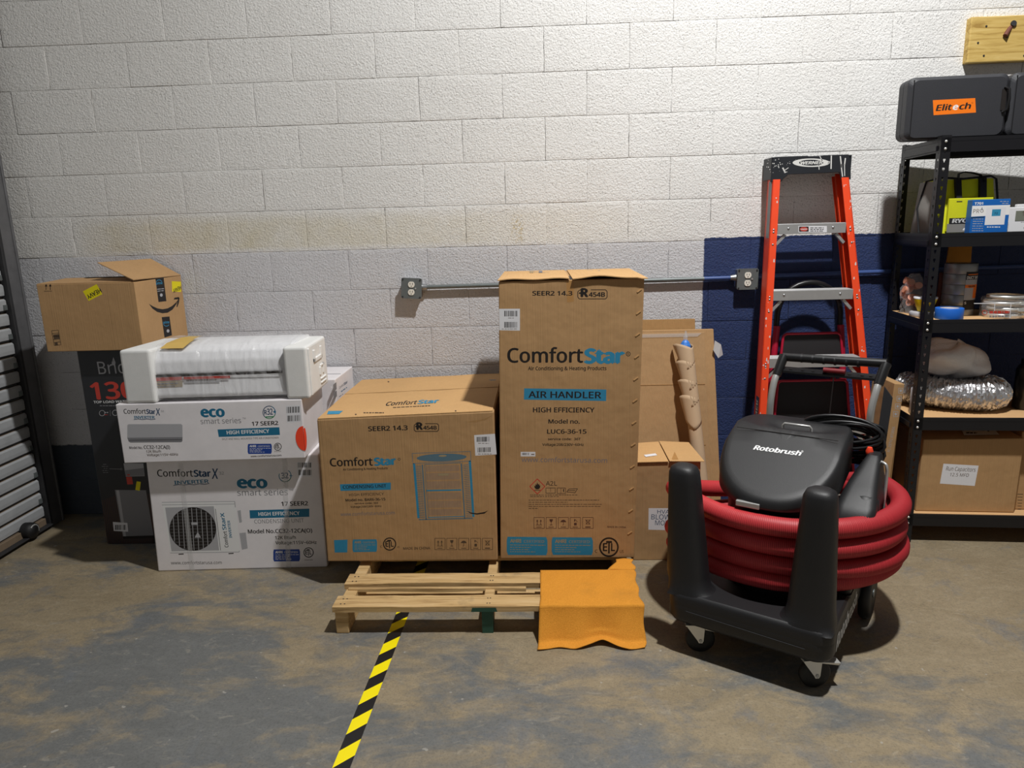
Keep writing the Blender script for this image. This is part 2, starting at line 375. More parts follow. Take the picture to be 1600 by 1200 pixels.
simple('hose_red', (204, 60, 64), .5, var=.12); simple('hose_dark', (120, 22, 30), .6); simple('hose_groove', (164, 34, 42), .6)
simple('cap_black', (34, 37, 43), .5, var=.1); simple('paint_white', (225, 225, 222), .6, var=.02)
simple('outlet_white', (236, 232, 220), .45, var=.0); simple('door_slat', (176, 178, 180), .5, var=.12); simple('door_rust', (130, 112, 92), .7, var=.2); simple('door_dark', (46, 46, 48), .6, var=.2)
simple('track_steel', (112, 112, 114), .5, metal=.3, var=.2); simple('particle_board', (214, 172, 122), .75, bump=.2, bscale=300)
simple('tape_yellow', (255, 234, 0), .45, var=.0); simple('tape_black', (24, 24, 26), .4, var=0); simple('tape_kraft', (182, 136, 82), .35)
simple('lime_fabric', (214, 216, 20), .8, bump=.3, bscale=600); simple('grey_fabric', (132, 130, 126), .85, bump=.3, bscale=600); simple('black_fabric', (22, 22, 26), .8)
simple('box_blue', (16, 98, 180), .45, var=.0); simple('thermo_white', (230, 230, 232), .4, var=0); simple('lcd', (120, 124, 112), .3, var=0)
simple('label_orange', (246, 122, 12), .5, var=0); simple('silver_tape', (150, 152, 154), .35, metal=.45, var=.06); simple('blue_tape', (26, 104, 206), .5, var=.04); simple('yellow_tape', (240, 208, 10), .45, var=0)
simple('copper', (240, 160, 128), .4, metal=.15, var=.1); simple('copper_dull', (112, 64, 52), .7); simple('mailer', (214, 146, 50), .7)
simple('foil', (222, 222, 224), .26, metal=.9, var=.05, bump=1.0, bscale=130); simple('dark_glass', (34, 35, 37), .15); simple('concrete_block_core', (150, 146, 140), .9)
simple('paper_roll', (196, 168, 136), .75); simple('blue_film', (60, 130, 220), .4)
simple('ceiling_paint', (120, 118, 114), .9)
s = NT('orange_cloth'); P = s.pos()[0]; s.set(Roughness=.95); s.b.inputs['Specular IOR Level'].default_value = .1
c = s.mix(s.noise(260, 3, .7, P), lin((196, 122, 32)), lin((250, 176, 74))); c = s.mix(s.ramp(s.noise(5, 4, .6, P), [(.58, 0.0), (.75, .3)]), c, lin((168, 120, 56)))
s.l(c, s.b.inputs['Base Color']); s.bump(s.noise(420, 2, .7, P), .8, .003)
s = NT('treated_wood'); P, X, Y, Z = s.pos(); s.set(Roughness=.7)
mp = s.n('ShaderNodeMapping'); s.l(P, mp.inputs[0]); mp.inputs['Scale'].default_value = (1.2, 8, 14)
g = s.noise(3, 5, .6, mp.outputs[0], 1.2); c = s.ramp(g, [(.3, lin((150, 112, 44))), (.5, lin((204, 172, 96))), (.75, lin((222, 194, 124)))])
s.l(c, s.b.inputs['Base Color'])
s = NT('pallet_grain'); P, X, Y, Z = s.pos(); s.set(Roughness=.8)
mp = s.n('ShaderNodeMapping'); s.l(P, mp.inputs[0]); mp.inputs['Scale'].default_value = (1.5, 22, 22)
g = s.noise(2.5, 6, .65, mp.outputs[0], .8); c = s.ramp(g, [(.28, lin((140, 106, 64))), (.5, lin((198, 164, 112))), (.78, lin((216, 186, 140)))])
c = s.mix(s.ramp(s.noise(9, 4, .6, P), [(.6, 0.0), (.72, .5)]), c, lin((120, 104, 80)))
s.l(c, s.b.inputs['Base Color']); s.bump(g, .4, .003)
def clear(name, col, alpha, rough=.15, tr=0.0):
    s = NT(name); s.set(Roughness=rough); s.b.inputs['Base Color'].default_value = (*lin(col), 1); s.b.inputs['Alpha'].default_value = alpha
    return s
clear('clear_tape', (225, 225, 225), .32, .12)
s = clear('clear_film', (242, 242, 244), .2, .14)
mpf = s.n('ShaderNodeMapping'); s.l(s.pos()[0], mpf.inputs[0]); mpf.inputs['Scale'].default_value = (9, 2.2, 2.2); mpf.inputs['Rotation'].default_value = (0, .35, 0)
s.bump(s.noise(2.2, 4, .6, mpf.outputs[0], 1.6), .55, .03); s.b.inputs['Coat Weight'].default_value = .6
clear('clear_bag', (230, 230, 232), .16, .12)
s = clear('white_bag', (250, 250, 254), .93, .4); s.b.inputs['Subsurface Weight'].default_value = 0.0
s.bump(s.noise(18, 4, .6, s.pos()[0]), .6, .02)
# ================================================================== the setting
mb = MB(); mb.box(-3.4, 4.6, -7.5, 0.2, -.12, 0, 'concrete_floor'); floor = build('floor', mb, kind='structure', origin=(0, 0, -.12))
mb = MB(); mb.box(-3.4, 4.6, .0022, .2, 0, 5.3, 'wall_paint'); wall = build('wall_back', mb, kind='structure', origin=(.6, .2, 0))
U = .4064; H2 = .2032; X0 = -2.1985; G = .0010
def block_mesh(w, h, name):
    b = .0014; m = MB()
    m.add([(-w, .012, 0), (w, .012, 0), (w, .012, h), (-w, .012, h), (-w, b*.7, 0), (w, b*.7, 0), (w, b*.7, h), (-w, b*.7, h), (-w+b, 0, b), (w-b, 0, b), (w-b, 0, h-b), (-w+b, 0, h-b)],
          [(8, 9, 10, 11), (4, 5, 9, 8), (5, 6, 10, 9), (6, 7, 11, 10), (7, 4, 8, 11), (0, 1, 5, 4), (1, 2, 6, 5), (2, 3, 7, 6), (3, 0, 4, 7)], 'wall_paint')
    return m
first = None
for row in range(15):
    z0 = (13-row)*H2+G; off = 0.0 if row % 2 == 1 else .5
    if z0 < -.01: continue
    for k in range(-2, 14):
        xc = X0+(k+off)*U+U/2*0+U/2
        if xc-U/2 < -2.9 or xc > 3.3: continue
        if first is None:
            m = block_mesh(U/2-G, H2-2*G, 'block'); m.v = [(x+xc, y, z+z0) for x, y, z in m.v]
            first = build('block', m, wall, origin=(xc, 0, z0)); continue
        inst(first, 'block', wall, (xc, random.uniform(-.0009, .0009), z0+random.uniform(-.0006, .0006)), (random.uniform(-.004, .004), random.uniform(-.002, .002), random.uniform(-.003, .003)))
mb = MB()
for row in range(11):
    for k in range(-1, 14):
        x = X0+(k+(row % 2)*.5)*U; z = 14*H2+row*H2; mb.box(x+G, x+U-G, 0, .006, z+G, z+H2-G, 'wall_paint')
build('block', mb, wall, kind='stuff')
mb = MB(); mb.box(-2.90, -2.73, -7.5, .1, 0, 5.3, 'track_steel'); build('wall_left', mb, kind='structure', origin=(-2.8, -3.7, 0))
mb = MB(); mb.box(-3.4, 4.6, -7.5, .2, 5.3, 5.4, 'ceiling_paint'); build('ceiling', mb, kind='structure')
# high-bay lamp housing that carries the light
hb = thing('high_bay_lamp', LIGHT_POS+V((0, 0, .03)), 'round high bay lamp hanging from the ceiling above the pallet', 'lamp')
mb = MB(); mb.lathe([(.18, 0.0), (.2, .03), (.17, .10), (.07, .14), (.05, .26)], 'cover_steel', LIGHT_POS+V((0, 0, .03))); build('housing', mb, hb)
mb = MB(); mb.cyl(LIGHT_POS+V((0, 0, .28)), (LIGHT_POS.x, LIGHT_POS.y, 5.31), .008, 'cover_steel', 8); build('rod', mb, hb)

# roll-up door in the left wall
XD = -2.70
door = thing('door_1', (XD, -1.8, 0), None, None); door['kind'] = 'structure'
pitch = .0735; prof = [(0, .0), (.016, .004), (.022, .012), (.024, .030), (.024, .060), (.016, .0685), (.004, .0705), (0, .0735)]
mb = MB()
y0, y1 = -3.5, -.19
for i in range(len(prof)-1):
    (a, za), (b, zb) = prof[i], prof[i+1]
    mat = 'door_dark' if i in (0, 1) else ('door_rust' if i in (5,) else 'door_slat')
    mb.quad([(XD+a, y0, .06+za), (XD+a, y1, .06+za), (XD+b, y1, .06+zb), (XD+b, y0, .06+zb)], mat)
mb.quad([(XD+p[0], y1, .06+p[1]) for p in prof], 'door_dark')
sl = build('slat', mb, door, origin=(XD, -1.8, .06))
for k in range(1, 42): inst(sl, 'slat', door, (XD, -1.8, .06+k*pitch))
mb = MB()
for k in range(1, 42, 2): mb.box(XD+.02, XD+.031, -.215, -.195, .075+k*pitch, .10+k*pitch, 'cover_steel')
build('end_lock', mb, door, label='small steel end locks on alternate slats', kind='stuff')
mb = MB(); mb.box(XD-.005, XD+.035, y0, -.2, .012, .062, 'door_rust'); mb.box(XD+.03, XD+.065, y0, -.19, .02, .028, 'door_dark'); mb.box(XD, XD+.03, y0, -.2, .0, .013, 'rubber'); build('bottom_bar', mb, door, .002, 1)
mb = MB(); mb.box(XD-.03, XD+.045, -.185, -.165, 0, 5.2, 'door_dark'); mb.box(XD-.03, XD+.04, -.165, -.075, 0, 5.2, 'track_steel'); mb.box(XD-.03, XD+.047, -.09, -.075, 0, 5.2, 'track_steel'); build('guide_rail', mb, door, .003, 1)
c = V((XD+.055, -.345, .055))
mb = MB(); mb.tube([c+V((-.03, 0, 0)), c+V((.0, 0, 0)), c+V((.02, 0, 0)), c+V((.028, 0, 0))], [.042, .043, .038, .012], 'rubber', 20); mb.tube([c+V((.018, .03*math.cos(t), .03*math.sin(t))) for t in [i*.45-.4 for i in range(7)]], .006, 'chrome', 8); build('door_lock', mb, door, label='round black lock with a chrome shackle')

# electrical boxes and conduit on the wall
def outlet(cpx, tilt, label):
    c = ony(*cpx, -.05); t = thing('outlet_box', (c.x, 0, c.z), label, 'outlet', 'outlet boxes on the back wall')
    R = Matrix.Translation(c) @ Matrix.Rotation(tilt, 4, 'Y')
    mb = MB(); mb.prism(rrect(-.048, .048, -.048, .048, .006), .003, .05, 'galvanised', R @ Matrix.Rotation(math.radians(-90), 4, 'X')); build('box_body', mb, t)
    mb = MB(); o = [(-.052, -.046), (-.046, -.052), (.046, -.052), (.052, -.046), (.052, .046), (.046, .052), (-.046, .052), (-.052, .046)]
    mb.prism(o, 0, .004, 'cover_steel', R @ Matrix.Rotation(math.radians(90), 4, 'X')); cv = build('cover_plate', mb, t, .001, 1)
    for x, z, mt in ((-.044, -.044, 'door_dark'), (.044, -.044, 'door_dark'), (-.044, .044, 'door_dark'), (.044, .044, 'door_dark'), (.021, 0, 'chrome')):
        mb = MB(); mb.cyl(R @ V((x, -.004, z)), R @ V((x, -.0075, z)), .0042, mt, 8); build('screw', mb, cv)
    for dz in (.0195, -.0195):
        mb = MB(); e = [(.0165*math.cos(a), max(-.0145, min(.0145, .0165*math.sin(a)))) for a in [i*math.pi/12 for i in range(24)]]
        mb.prism([(x, z+dz) for x, z in e], .004, .0075, 'outlet_white', R @ Matrix.Rotation(math.radians(90), 4, 'X')); r = build('receptacle', mb, t)
        mb = MB()
        for x in (-.006, .006): mb.box(x-.0012, x+.0012, -.0082, -.0074, dz-.001, dz+.008, 'ink_black', R)
        mb.cyl(R @ V((0, -.0074, dz-.008)), R @ V((0, -.0083, dz-.008)), .0024, 'ink_black', 8); build('slots', mb, r)
    return t, c
oa, ca = outlet((643, 450.5), math.radians(4), 'steel outlet box with white duplex receptacle on grey painted wall left of the tall carton')
ob_, cb = outlet((1168, 436), math.radians(0), 'steel outlet box with white duplex receptacle on the navy wall beside the orange ladder')
zc = (ca.z+cb.z)/2
def conduit(x0, z0, x1, z1, mat, label, r=.0105):
    mb = MB(); mb.tube([(x0, -.022, z0), (x1, -.022, z1)], r, mat, 12)
    for x in (x0, x1):
        pass
    o = build('conduit', mb); tag(o, label, 'conduit'); return o
xs = .822
c1 = conduit(ca.x+.055, ca.z+.002, xs, cb.z+.0045, 'cover_steel', 'grey metal conduit running from the left outlet box behind the tall carton')
mb = MB(); mb.tube([(ca.x+.05, -.022, ca.z+.002), (ca.x+.075, -.022, ca.z+.002)], .017, 'galvanised', 12); build('connector', mb, c1)
simple('navy_paint', (60, 84, 140), .4)
c2 = conduit(xs, cb.z+.0045, cb.x-.055, cb.z+.006, 'navy_paint', 'navy painted conduit running up to the outlet box left of the ladder')
mb = MB(); mb.tube([(cb.x-.078, -.022, cb.z+.006), (cb.x-.05, -.022, cb.z+.006)], [.012, .018], 'galvanised', 12); build('connector', mb, c2, label='bare metal conduit connector')
c3 = conduit(cb.x+.055, cb.z+.01, 3.0, cb.z+.035, 'navy_paint', 'navy painted conduit leaving the right outlet box behind ladder and shelving')

# treated board bolted to the wall, upper right
a = ony(1518, 30, -.04); b_ = ony(1516, 98, -.04)
bd = thing('mounting_board', (2.6, 0, b_.z), 'yellowish treated lumber board bolted to the white wall above the shelving', 'board')
mb = MB(); mb.box(a.x, 3.2, -.04, .001, b_.z, a.z+.01, 'treated_wood'); build('board_body', mb, bd, .004)
mb = MB(); p = ony(1583, 38, -.04); q = ony(1568, 57, -.04)
mb.cyl(p+V((0, .01, 0)), q+V((0, -.012, 0)), .010, 'copper_dull', 10); mb.cyl(p+V((0, .012, 0)), p+V((.0, -.006, .004)), .013, 'door_dark', 10); build('lag_bolt', mb, bd, label='dark lag bolt driven in at a slant')
for x, y in ((1541, 41), (1537, 87), (1528, 67), (1573, 58), (1600, 87)):
    p = ony(x, y, -.04); mb = MB(); mb.cyl(p+V((0, .002, 0)), p+V((0, -.002, 0)), .0045, 'door_dark', 8); build('screw_head', mb, bd)

# ================================================================== cartons
def vplane(a, b):
    d = (V(b)-V(a)); d.z = 0; n = V((d.y, -d.x, 0)).normalized(); return V(a), n
def carton(name, corners, depth, mat, label, group=None, bevel=.004, cat='box', back_drop=0.0):
    """corners = BL, BR, TR, TL of the front face (world); depth = vector to the back"""
    BL, BR, TR, TL = [V(c) for c in corners]; D = V(depth)
    mb = MB(); mb.hexa([BL, BR, BR+D, BL+D, TL, TR, TR+D, TL+D], mat)
    o = build(name, mb, None, bevel, label=label, cat=cat, group=group)
    return o, (BL, BR, TR, TL)
def flap(name, parent, pts, mat, th=.003, up=V((0, 0, 1)), bevel=0):
    mb = MB(); P = [V(p) for p in pts]; U_ = up*th
    mb.hexa([P[0], P[1], P[2], P[3], P[0]+U_, P[1]+U_, P[2]+U_, P[3]+U_], mat); return build(name, mb, parent, bevel)

# --- A: white condensing-unit carton on the floor
fa, na = vplane(onz(247, 893), onz(512, 886)); A = [onplane(x, y, fa, na) for x, y in ((247, 893), (512, 886), (497, 708), (228, 722))]
A[0].z = A[1].z = 0; A[2].z = A[3].z = .546
Ad = -na*.275
oA, _ = carton('white_carton', A, Ad, 'white_card', 'large white condensing unit carton standing on the floor, fan pictured on its front', bevel=.006)
p = Print(fa, na)
p.text('Comfort', (246.1, 744.6), (302, 744.6), 11.5, 'ink_black', .005).text('Star', (303, 744.6), (330, 744.6), 10.5, 'ink_navy', .035)
p.text('X', (331, 748), (342, 748), 16, 'ink_navy', .01, .15).text('32', (342.8, 741.8), (350.2, 741.4), 4.6, 'ink_grey')
p.text('INVERTER', (272.5, 756.8), (326.5, 754.4), 5.5, 'ink_teal', .02)
for i in range(7): p.line((271+i*8, 758.6-(i % 2)*1.4-i*.3), (279+i*8, 757.2+(i % 2)*1.2-i*.3), 1, 'ink_navy')
p.text('eco', (370.6, 762), (418.4, 762), 14, 'ink_teal', .04).text('smart series', (371.3, 774.6), (450, 773.5), 10, 'ink_grey', 0).text('TM', (452, 767), (458, 766.8), 3, 'ink_grey')
p.ring((445.4, 743.3), 10, 10, 1.2, 'ink_teal', a0=-60, a1=200).ring((445.4, 743.3), 10, 10, 1.2, 'ink_green', a0=20, a1=120).text('32', (440, 747.5), (451, 747.2), 9, 'ink_navy', .02).text('+', (452, 746), (457.5, 746), 4.5, 'ink_teal', .02)
p.text('17 SEER2', (439.7, 790.5), (481.6, 789.4), 6.6, 'ink_black', .02)
p.poly([(389.8, 797.3), (483.3, 794.7), (483.3, 807.5), (390.6, 810)], 'ink_teal').text('HIGH EFFICIENCY', (404, 805.9), (468.4, 804.4), 5.6, 'ink_white', .02)
p.text('CONDENSING UNIT', (397.6, 818.1), (475.2, 816), 6.2, 'ink_grey').text('Model No.CC32-12CA(O)', (387.6, 833.6), (488, 831.8), 6.6, 'ink_black', .015)
p.text('12K Btu/h', (430, 842.6), (462.4, 842), 5.3, 'ink_black', .01).text('Voltage:115V~60Hz', (430.6, 850.6), (495, 849.8), 5.3, 'ink_black', .01)
p.ahri(427, 858.5, 468.8, 877.4, 'ink_royal', 'ink_white', -.01).etl((482.2, 863.2), 8, 'ink_black', False)
p.text('Intertek', (476, 876), (489, 875.7), 2.4, 'ink_soft').text('www.comfortstarusa.com', (267.4, 881.9), (346.6, 881.2), 5.2, 'ink_black')
# picture of the outdoor unit
p.poly([(253, 785), (367, 783.5), (374, 862.7), (266, 864)], 'ink_white').line((253, 785), (367, 783.5), 1, 'ink_lightgrey', .001).line((253, 789), (367, 787.5), 1, 'ink_lightgrey', .001).line((366.8, 784), (374, 862), 1.2, 'ink_lightgrey', .001).line((266, 864), (374, 862.5), 1, 'ink_lightgrey', .001)
p.poly([(258, 793), (334, 791), (342.5, 860), (268, 861.5)], 'ink_lightgrey', .001)
p.ell((301.3, 826.6), 36.5, 34, 'ink_black', .0014, 36)
for i in range(-4, 5):
    x = 301.3+i*7.4; h = 33*math.sqrt(max(0, 1-(i*7.4/36.5)**2)); p.line((x-h*.06, 826.6-h), (x+h*.06, 826.6+h), .9, 'ink_lightgrey', .0018)
for i in range(-6, 7):
    y = 826.6+i*5; h = 36*math.sqrt(max(0, 1-(i*5/34)**2)); p.line((301.3-h, y+.6), (301.3+h, y-.6), .35, 'ink_grey', .0018)
p.rect(299, 816, 309, 820, 'ink_lightgrey', .0019).poly([(304, 840), (309, 831), (314, 840)], 'ink_lightgrey', .0019)
p.poly([(336, 794.7), (369, 792.6), (374.7, 860.6), (344.5, 860.6)], 'ink_white', .0011).line((336.5, 795), (344.7, 860), 1, 'ink_grey', .0013)
p.text('Comfort', (357, 855.3), (354, 830), 6, 'ink_black', .01).text('StarX', (353.7, 828), (349.8, 801), 6, 'ink_teal', .02).text('INVERTER', (362.6, 840.4), (359, 813), 4, 'ink_teal', .02)
p.poly([(371, 798), (376, 797), (378, 816), (374, 817)], 'ink_lightgrey').poly([(374, 833), (384, 832), (387, 857), (378, 859)], 'ink_lightgrey').line((279, 866), (287, 865.6), 1.6, 'ink_black').line((357, 865), (365, 864.6), 1.6, 'ink_black')
p.rect(464.5, 721.8, 487.5, 744.8, 'paper', .0009).bars(465.5, 722.8, 486.5, 730.5, 'ink_black', 14, .0014).bars(466.5, 734, 487, 742.5, 'ink_black', 14, .0014)
p.done('printed_graphics', oA)
mbt = MB()
for q in ([(278.5, 724), (286, 724), (305, 892), (297.5, 892)], [(441, 716), (448.5, 716), (455, 888), (447.5, 888)]):
    P2 = [onplane(x, y, fa, na)+na*.0022 for x, y in q]
    t = MB(); t.quad([P2[3], P2[2], P2[1], P2[0]], 'clear_tape'); build('packing_tape', t, oA, label='clear glossy packing tape strip')

# --- B: white indoor-unit carton on top of A, C behind it
zA = A[3].z
zA = .5475
fb0, fb1 = onz(194, 724, zA), onz(477, 716, zA); fb, nb = vplane(fb0, fb1)
B = [onplane(x, y, fb, nb) for x, y in ((194, 724), (477, 716), (471, 624), (180, 632))]
oB, _ = carton('white_carton', B, -nb*.345, 'white_card', 'long white indoor unit carton with a red round sticker, lying on the condensing unit carton')
p = Print(fb, nb)
p.text('Comfort', (193.6, 646.4), (228.5, 646.4), 8, 'ink_black', .005).text('Star', (229, 646.6), (243, 646.8), 7.4, 'ink_navy', .035).text('X', (243.6, 649), (251, 649), 11, 'ink_navy', .01, .15).text('32', (251.5, 644), (256.5, 644), 3, 'ink_grey')
p.text('INVERTER', (209.5, 654.2), (242, 654.2), 4.4, 'ink_teal', .02)
for i in range(5): p.line((209+i*6.8, 655.8-(i % 2)), (215.8+i*6.8, 654.8+(i % 2)), .9, 'ink_navy')
p.text('eco', (313.8, 651.2), (351.8, 650.8), 12.6, 'ink_teal', .04).text('smart series', (313.8, 662.6), (377, 661), 8.6, 'ink_grey').text('TM', (379, 655), (384, 655), 2.6, 'ink_grey')
p.ring((420.6, 644.3), 10.3, 10.3, 1.2, 'ink_teal', a0=-70, a1=20).ring((420.6, 644.3), 10.3, 10.3, 1.2, 'ink_green', a0=20, a1=130).ring((420.6, 644.3), 10.3, 10.3, 1.2, 'ink_navy', a0=130, a1=290)
p.text('R', (413, 647.6), (417.4, 647.6), 7, 'ink_navy', .02).text('32', (417.8, 647.8), (426.5, 647.6), 9.5, 'ink_navy', .015).text('+', (426.5, 646), (431.5, 646), 4.5, 'ink_teal', .03).line((415, 651.5), (427, 651), 1.6, 'ink_green')
p.text('17 SEER2', (393.8, 665.3), (435, 663.8), 6.4, 'ink_black', .02)
p.poly([(339.9, 671.1), (436.4, 667.5), (437.4, 679.6), (341.8, 682.8)], 'ink_teal').text('HIGH EFFICIENCY', (354.5, 678.6), (421, 676.2), 5.8, 'ink_white', .02)
p.text('SPLIT AND WALL MOUNTED TYPE AIR CONDITIONER', (347, 687.7), (435.7, 685.2), 2.8, 'ink_soft')
p.ahri(387, 693.6, 424.7, 709.4, 'ink_royal', 'ink_white', -.01).etl((434, 698), 6, 'ink_black', False).text('Intertek', (428.5, 706.3), (439.5, 706), 2.2, 'ink_soft')
p.text('www.comfortstarusa.com', (391.8, 714.5), (439.8, 712.7), 3.2, 'ink_black', .01)
p.text('Model No.', (202.2, 701.5), (223, 701.5), 4.2, 'ink_black', .01).text('CC32-12CA(I)', (224.8, 701.4), (265.8, 701.2), 5.4, 'ink_black', .012).text('12K Btu/h', (228.5, 707.3), (251.7, 707), 4, 'ink_soft', .01).text('Voltage:115V~60Hz', (229.7, 712.8), (278.5, 711.8), 4, 'ink_soft', .01)
p.poly([(199, 664.5), (201, 662.8), (283, 662.5), (285, 664.5), (285.3, 683), (198.8, 684)], 'ink_lightgrey').poly([(198.8, 684), (285.3, 683), (285, 689.5), (283, 691), (204, 691.6), (201, 690)], 'ink_grey').line((202, 688), (284, 687), .8, 'ink_black', .001)
p.poly([(446.7, 634.5), (468.8, 633), (470.8, 659), (448.5, 661)], 'paper', .0009).bars(447.8, 636, 468.5, 645.5, 'ink_black', 14, .0014, -.05).bars(449, 649.5, 469.5, 658.5, 'ink_black', 14, .0014, -.05)
p.done('printed_graphics', oB)
# round red sticker wraps the corner: one half on each face
ue = (B[1]-B[0]).normalized(); sd = -nb
cs = onplane(476.5, 685, fb, nb); Rr = .045
mbd = MB()
for (dirv, nrm) in ((-ue, nb), (sd, ue)):
    edge = B[1].lerp(B[2], (cs.z-B[1].z)/(B[2].z-B[1].z))
    pts = [edge+nrm*.0012+dirv*(Rr*.8*math.cos(a))+V((0, 0, Rr*1.25*math.sin(a))) for a in [math.radians(-90+i*15) for i in range(13)]]
    if dirv == -ue: pts.reverse()
    mbd.quad(pts, 'dot_red')
build('round_sticker', mbd, oB, label='red round sticker folded over the corner')
ps = Print(B[1], ue); ps.text('Comfort', (484, 652), (496, 642), 4, 'ink_black').text('Star', (496.5, 641.6), (505, 634.5), 4, 'ink_navy', .03).fine(489, 660, 500, 'ink_grey', 1.4, -.8)
ps.poly([(474, 633), (482, 627), (483.5, 652), (475.5, 658)], 'paper', .0009).bars(475, 634, 481.5, 642, 'ink_black', 6, .0014, -.75).bars(475.8, 648, 482.5, 656, 'ink_black', 6, .0014, -.75)
ps.done('side_print', oB)
# second set behind: another condensing-unit carton with its indoor-unit carton, right end showing
bx = lambda x0, x1, y, z0, z1: [V((x0, y, z0)), V((x1, y, z0)), V((x1, y, z1)), V((x0, y, z1))]
carton('white_carton', bx(-1.80, -1.02, -.350, 0, .556), (0, .325, 0), 'white_card', 'white carton on the floor hidden behind the front white stack, under another white carton', bevel=.006)
oC, _ = carton('white_carton', bx(-1.80, -.995, -.350, .558, .822), (0, .325, 0), 'white_card', 'white carton behind the wrapped air conditioner, only its right end showing above the brown carton')
p = Print((-.995, 0, 0), (1, 0, 0))
p.rect(517, 604, 518.5, 606, 'paper'); p.poly([(520.5, 601), (525.5, 597), (526, 608), (521, 612)], 'ink_grey').poly([(521, 614), (526, 610), (526.5, 619), (521.5, 623)], 'ink_grey').text('Comfort', (530, 608), (537, 602.6), 3.5, 'ink_black').text('Star', (537.3, 602.4), (543, 598), 3.5, 'ink_navy', .03).fine(533, 612, 542, 'ink_teal', 1.4, -.75).fine(530, 620, 536, 'ink_grey', 1, -.75)
p.done('side_print', oC)
mb = MB(); mb.box(-1.75, -1.003, -.222, -.218, .8222, .8235, 'ink_grey'); build('top_seam', mb, oC)
# packed wall air conditioner: unit wrapped in film between two polystyrene end caps, on carton B
zB = B[3].z+.001
ac = thing('wrapped_air_conditioner', (-1.43, -.5, zB), 'white wall air conditioner in crinkled film between two polystyrene end caps, on the white cartons', 'air conditioner')
def endcap(px0, px1, pxb, yb, name, ribs):
    TL, TR = onplane(*px0, fb, nb), onplane(*px1, fb, nb); zt = (TL.z+TR.z)/2
    x0, x1 = TL.x, TR.x; y0 = (TL.y+TR.y)/2
    o = MB(); D = V((yb[0], yb[1], 0))
    b0 = V((x0, y0, zB)); b1 = V((x1, y0, zB)); o.hexa([b0, b1, b1+D, b0+D, b0+V((0, 0, zt-zB)), b1+V((0, 0, zt-zB)), b1+D+V((0, 0, zt-zB)), b0+D+V((0, 0, zt-zB))], 'foam')
    c = build(name, o, ac, .012, 3); return c, b0, b1, D, zt
cl, l0, l1, lD, zl = endcap((184, 548), (233, 546), None, (.02, .335), 'foam_end_cap', 0)
cr, r0, r1, rD, zr = endcap((440, 543), (478, 542), None, (-.015, .325), 'foam_end_cap', 1)
# raised relief on the right cap's outer face
for (u0, u1, v0, v1) in ((.30, .72, .62, .70), (.30, .36, .62, .86), (.66, .72, .62, .86), (.55, .62, .30, .46), (.72, .78, .30, .50), (.60, .78, .46, .50), (.58, .85, .12, .15), (.58, .85, .20, .23), (.05, .10, .05, .95)):
    m = MB(); H = zr-zB; a = r1+rD*u0; b = r1+rD*u1; z0 = zB+H*v0; z1 = zB+H*v1; n = V((.006, 0, 0))
    m.hexa([(a.x-.002, a.y, z0), (a.x+.006, a.y, z0), (b.x+.006, b.y, z0), (b.x-.002, b.y, z0), (a.x-.002, a.y, z1), (a.x+.006, a.y, z1), (b.x+.006, b.y, z1), (b.x-.002, b.y, z1)], 'foam'); build('moulded_rib', m, cr, .002, 1)
# body: cross-section (y, z) swept along x, film wrinkles
def sect():
    h = zr-zB
    return [(-.012, .018), (.0, .11), (-.004, .125), (.004, .175), (.025, .212), (.07, .232), (.16, .242), (.27, .238), (.31, .2), (.31, .03), (.2, .008), (.03, .008)]
mbU = MB(); ring0 = sect(); N = 60; rings = []
xa, xb = l1.x-.02, r0.x+.02; rr = random.Random(5); ph = [rr.uniform(0, 6.28) for _ in range(40)]
dense = []
for i in range(len(ring0)):
    a = ring0[i]; b = ring0[(i+1) % len(ring0)]; k = 5
    for j in range(k): dense.append((a[0]+(b[0]-a[0])*j/k, a[1]+(b[1]-a[1])*j/k))
for i in range(N+1):
    x = xa+(xb-xa)*i/N; y0 = l1.y+(r0.y-l1.y)*i/N+.03; r_ = []
    for j, (yy, zz) in enumerate(dense):
        r_.append((x, y0+yy, zB+zz))
    rings.append(r_)
mbU.loft(rings, 'foam' if False else 'thermo_white', smooth=True); build('unit_body', mbU, ac)
rings = []
N = 110
for i in range(N+1):
    x = xa+.006+(xb-xa-.012)*i/N; y0 = l1.y+(r0.y-l1.y)*i/N+.03; r_ = []
    for j, (yy, zz) in enumerate(dense):
        s_ = .004*math.sin(i*.31+j*.22+ph[3]+1.5*math.sin(i*.09))*math.sin(i*.13+ph[5]+j*.05) + .002*math.sin(i*.9-j*.33+ph[9])*max(0, math.sin(i*.17+1))
        cy, cz = .15, .12; dy, dz = yy-cy, zz-cz; q = math.hypot(dy, dz); e = .008+abs(s_)*1.5
        r_.append((x, y0+yy+dy/q*e, zB+zz+max(-zz, dz/q*e)))
    rings.append(r_)
mbF = MB(); mbF.loft(rings, 'clear_film', smooth=True, cap=False); build('shrink_film', mbF, ac, label='crinkled clear plastic film')
fz = V((0, l1.y+.03-.001, 0)); pf = Print((l1.x, l1.y+.029, zB), nb, 1)
pf.h = .004; y_ = .001
pf.poly([(228, 586), (442, 578.5), (442, 582.5), (228, 590)], 'ink_black', .006)
pf.poly([(228, 590.5), (285, 588), (285, 593), (228, 596)], 'ink_red', .006).poly([(288, 588.5), (360, 586.5), (360, 590.5), (288, 592.5)], 'ink_red', .006)
pf.poly([(230, 597), (286, 594), (286, 604), (230, 607)], 'ink_tan', .005).poly([(289, 594), (345, 592), (345, 596), (289, 598)], 'ink_lightgrey', .005).fine(232, 600, 280, 'ink_grey', 1.6, -.04, .0062).fine(232, 604, 275, 'ink_grey', 1.6, -.04, .0062).fine(292, 594, 340, 'ink_soft', 1.4, -.03, .0062)
pf.done('front_trim', ac, label='black trim line with red and grey energy label behind the film')
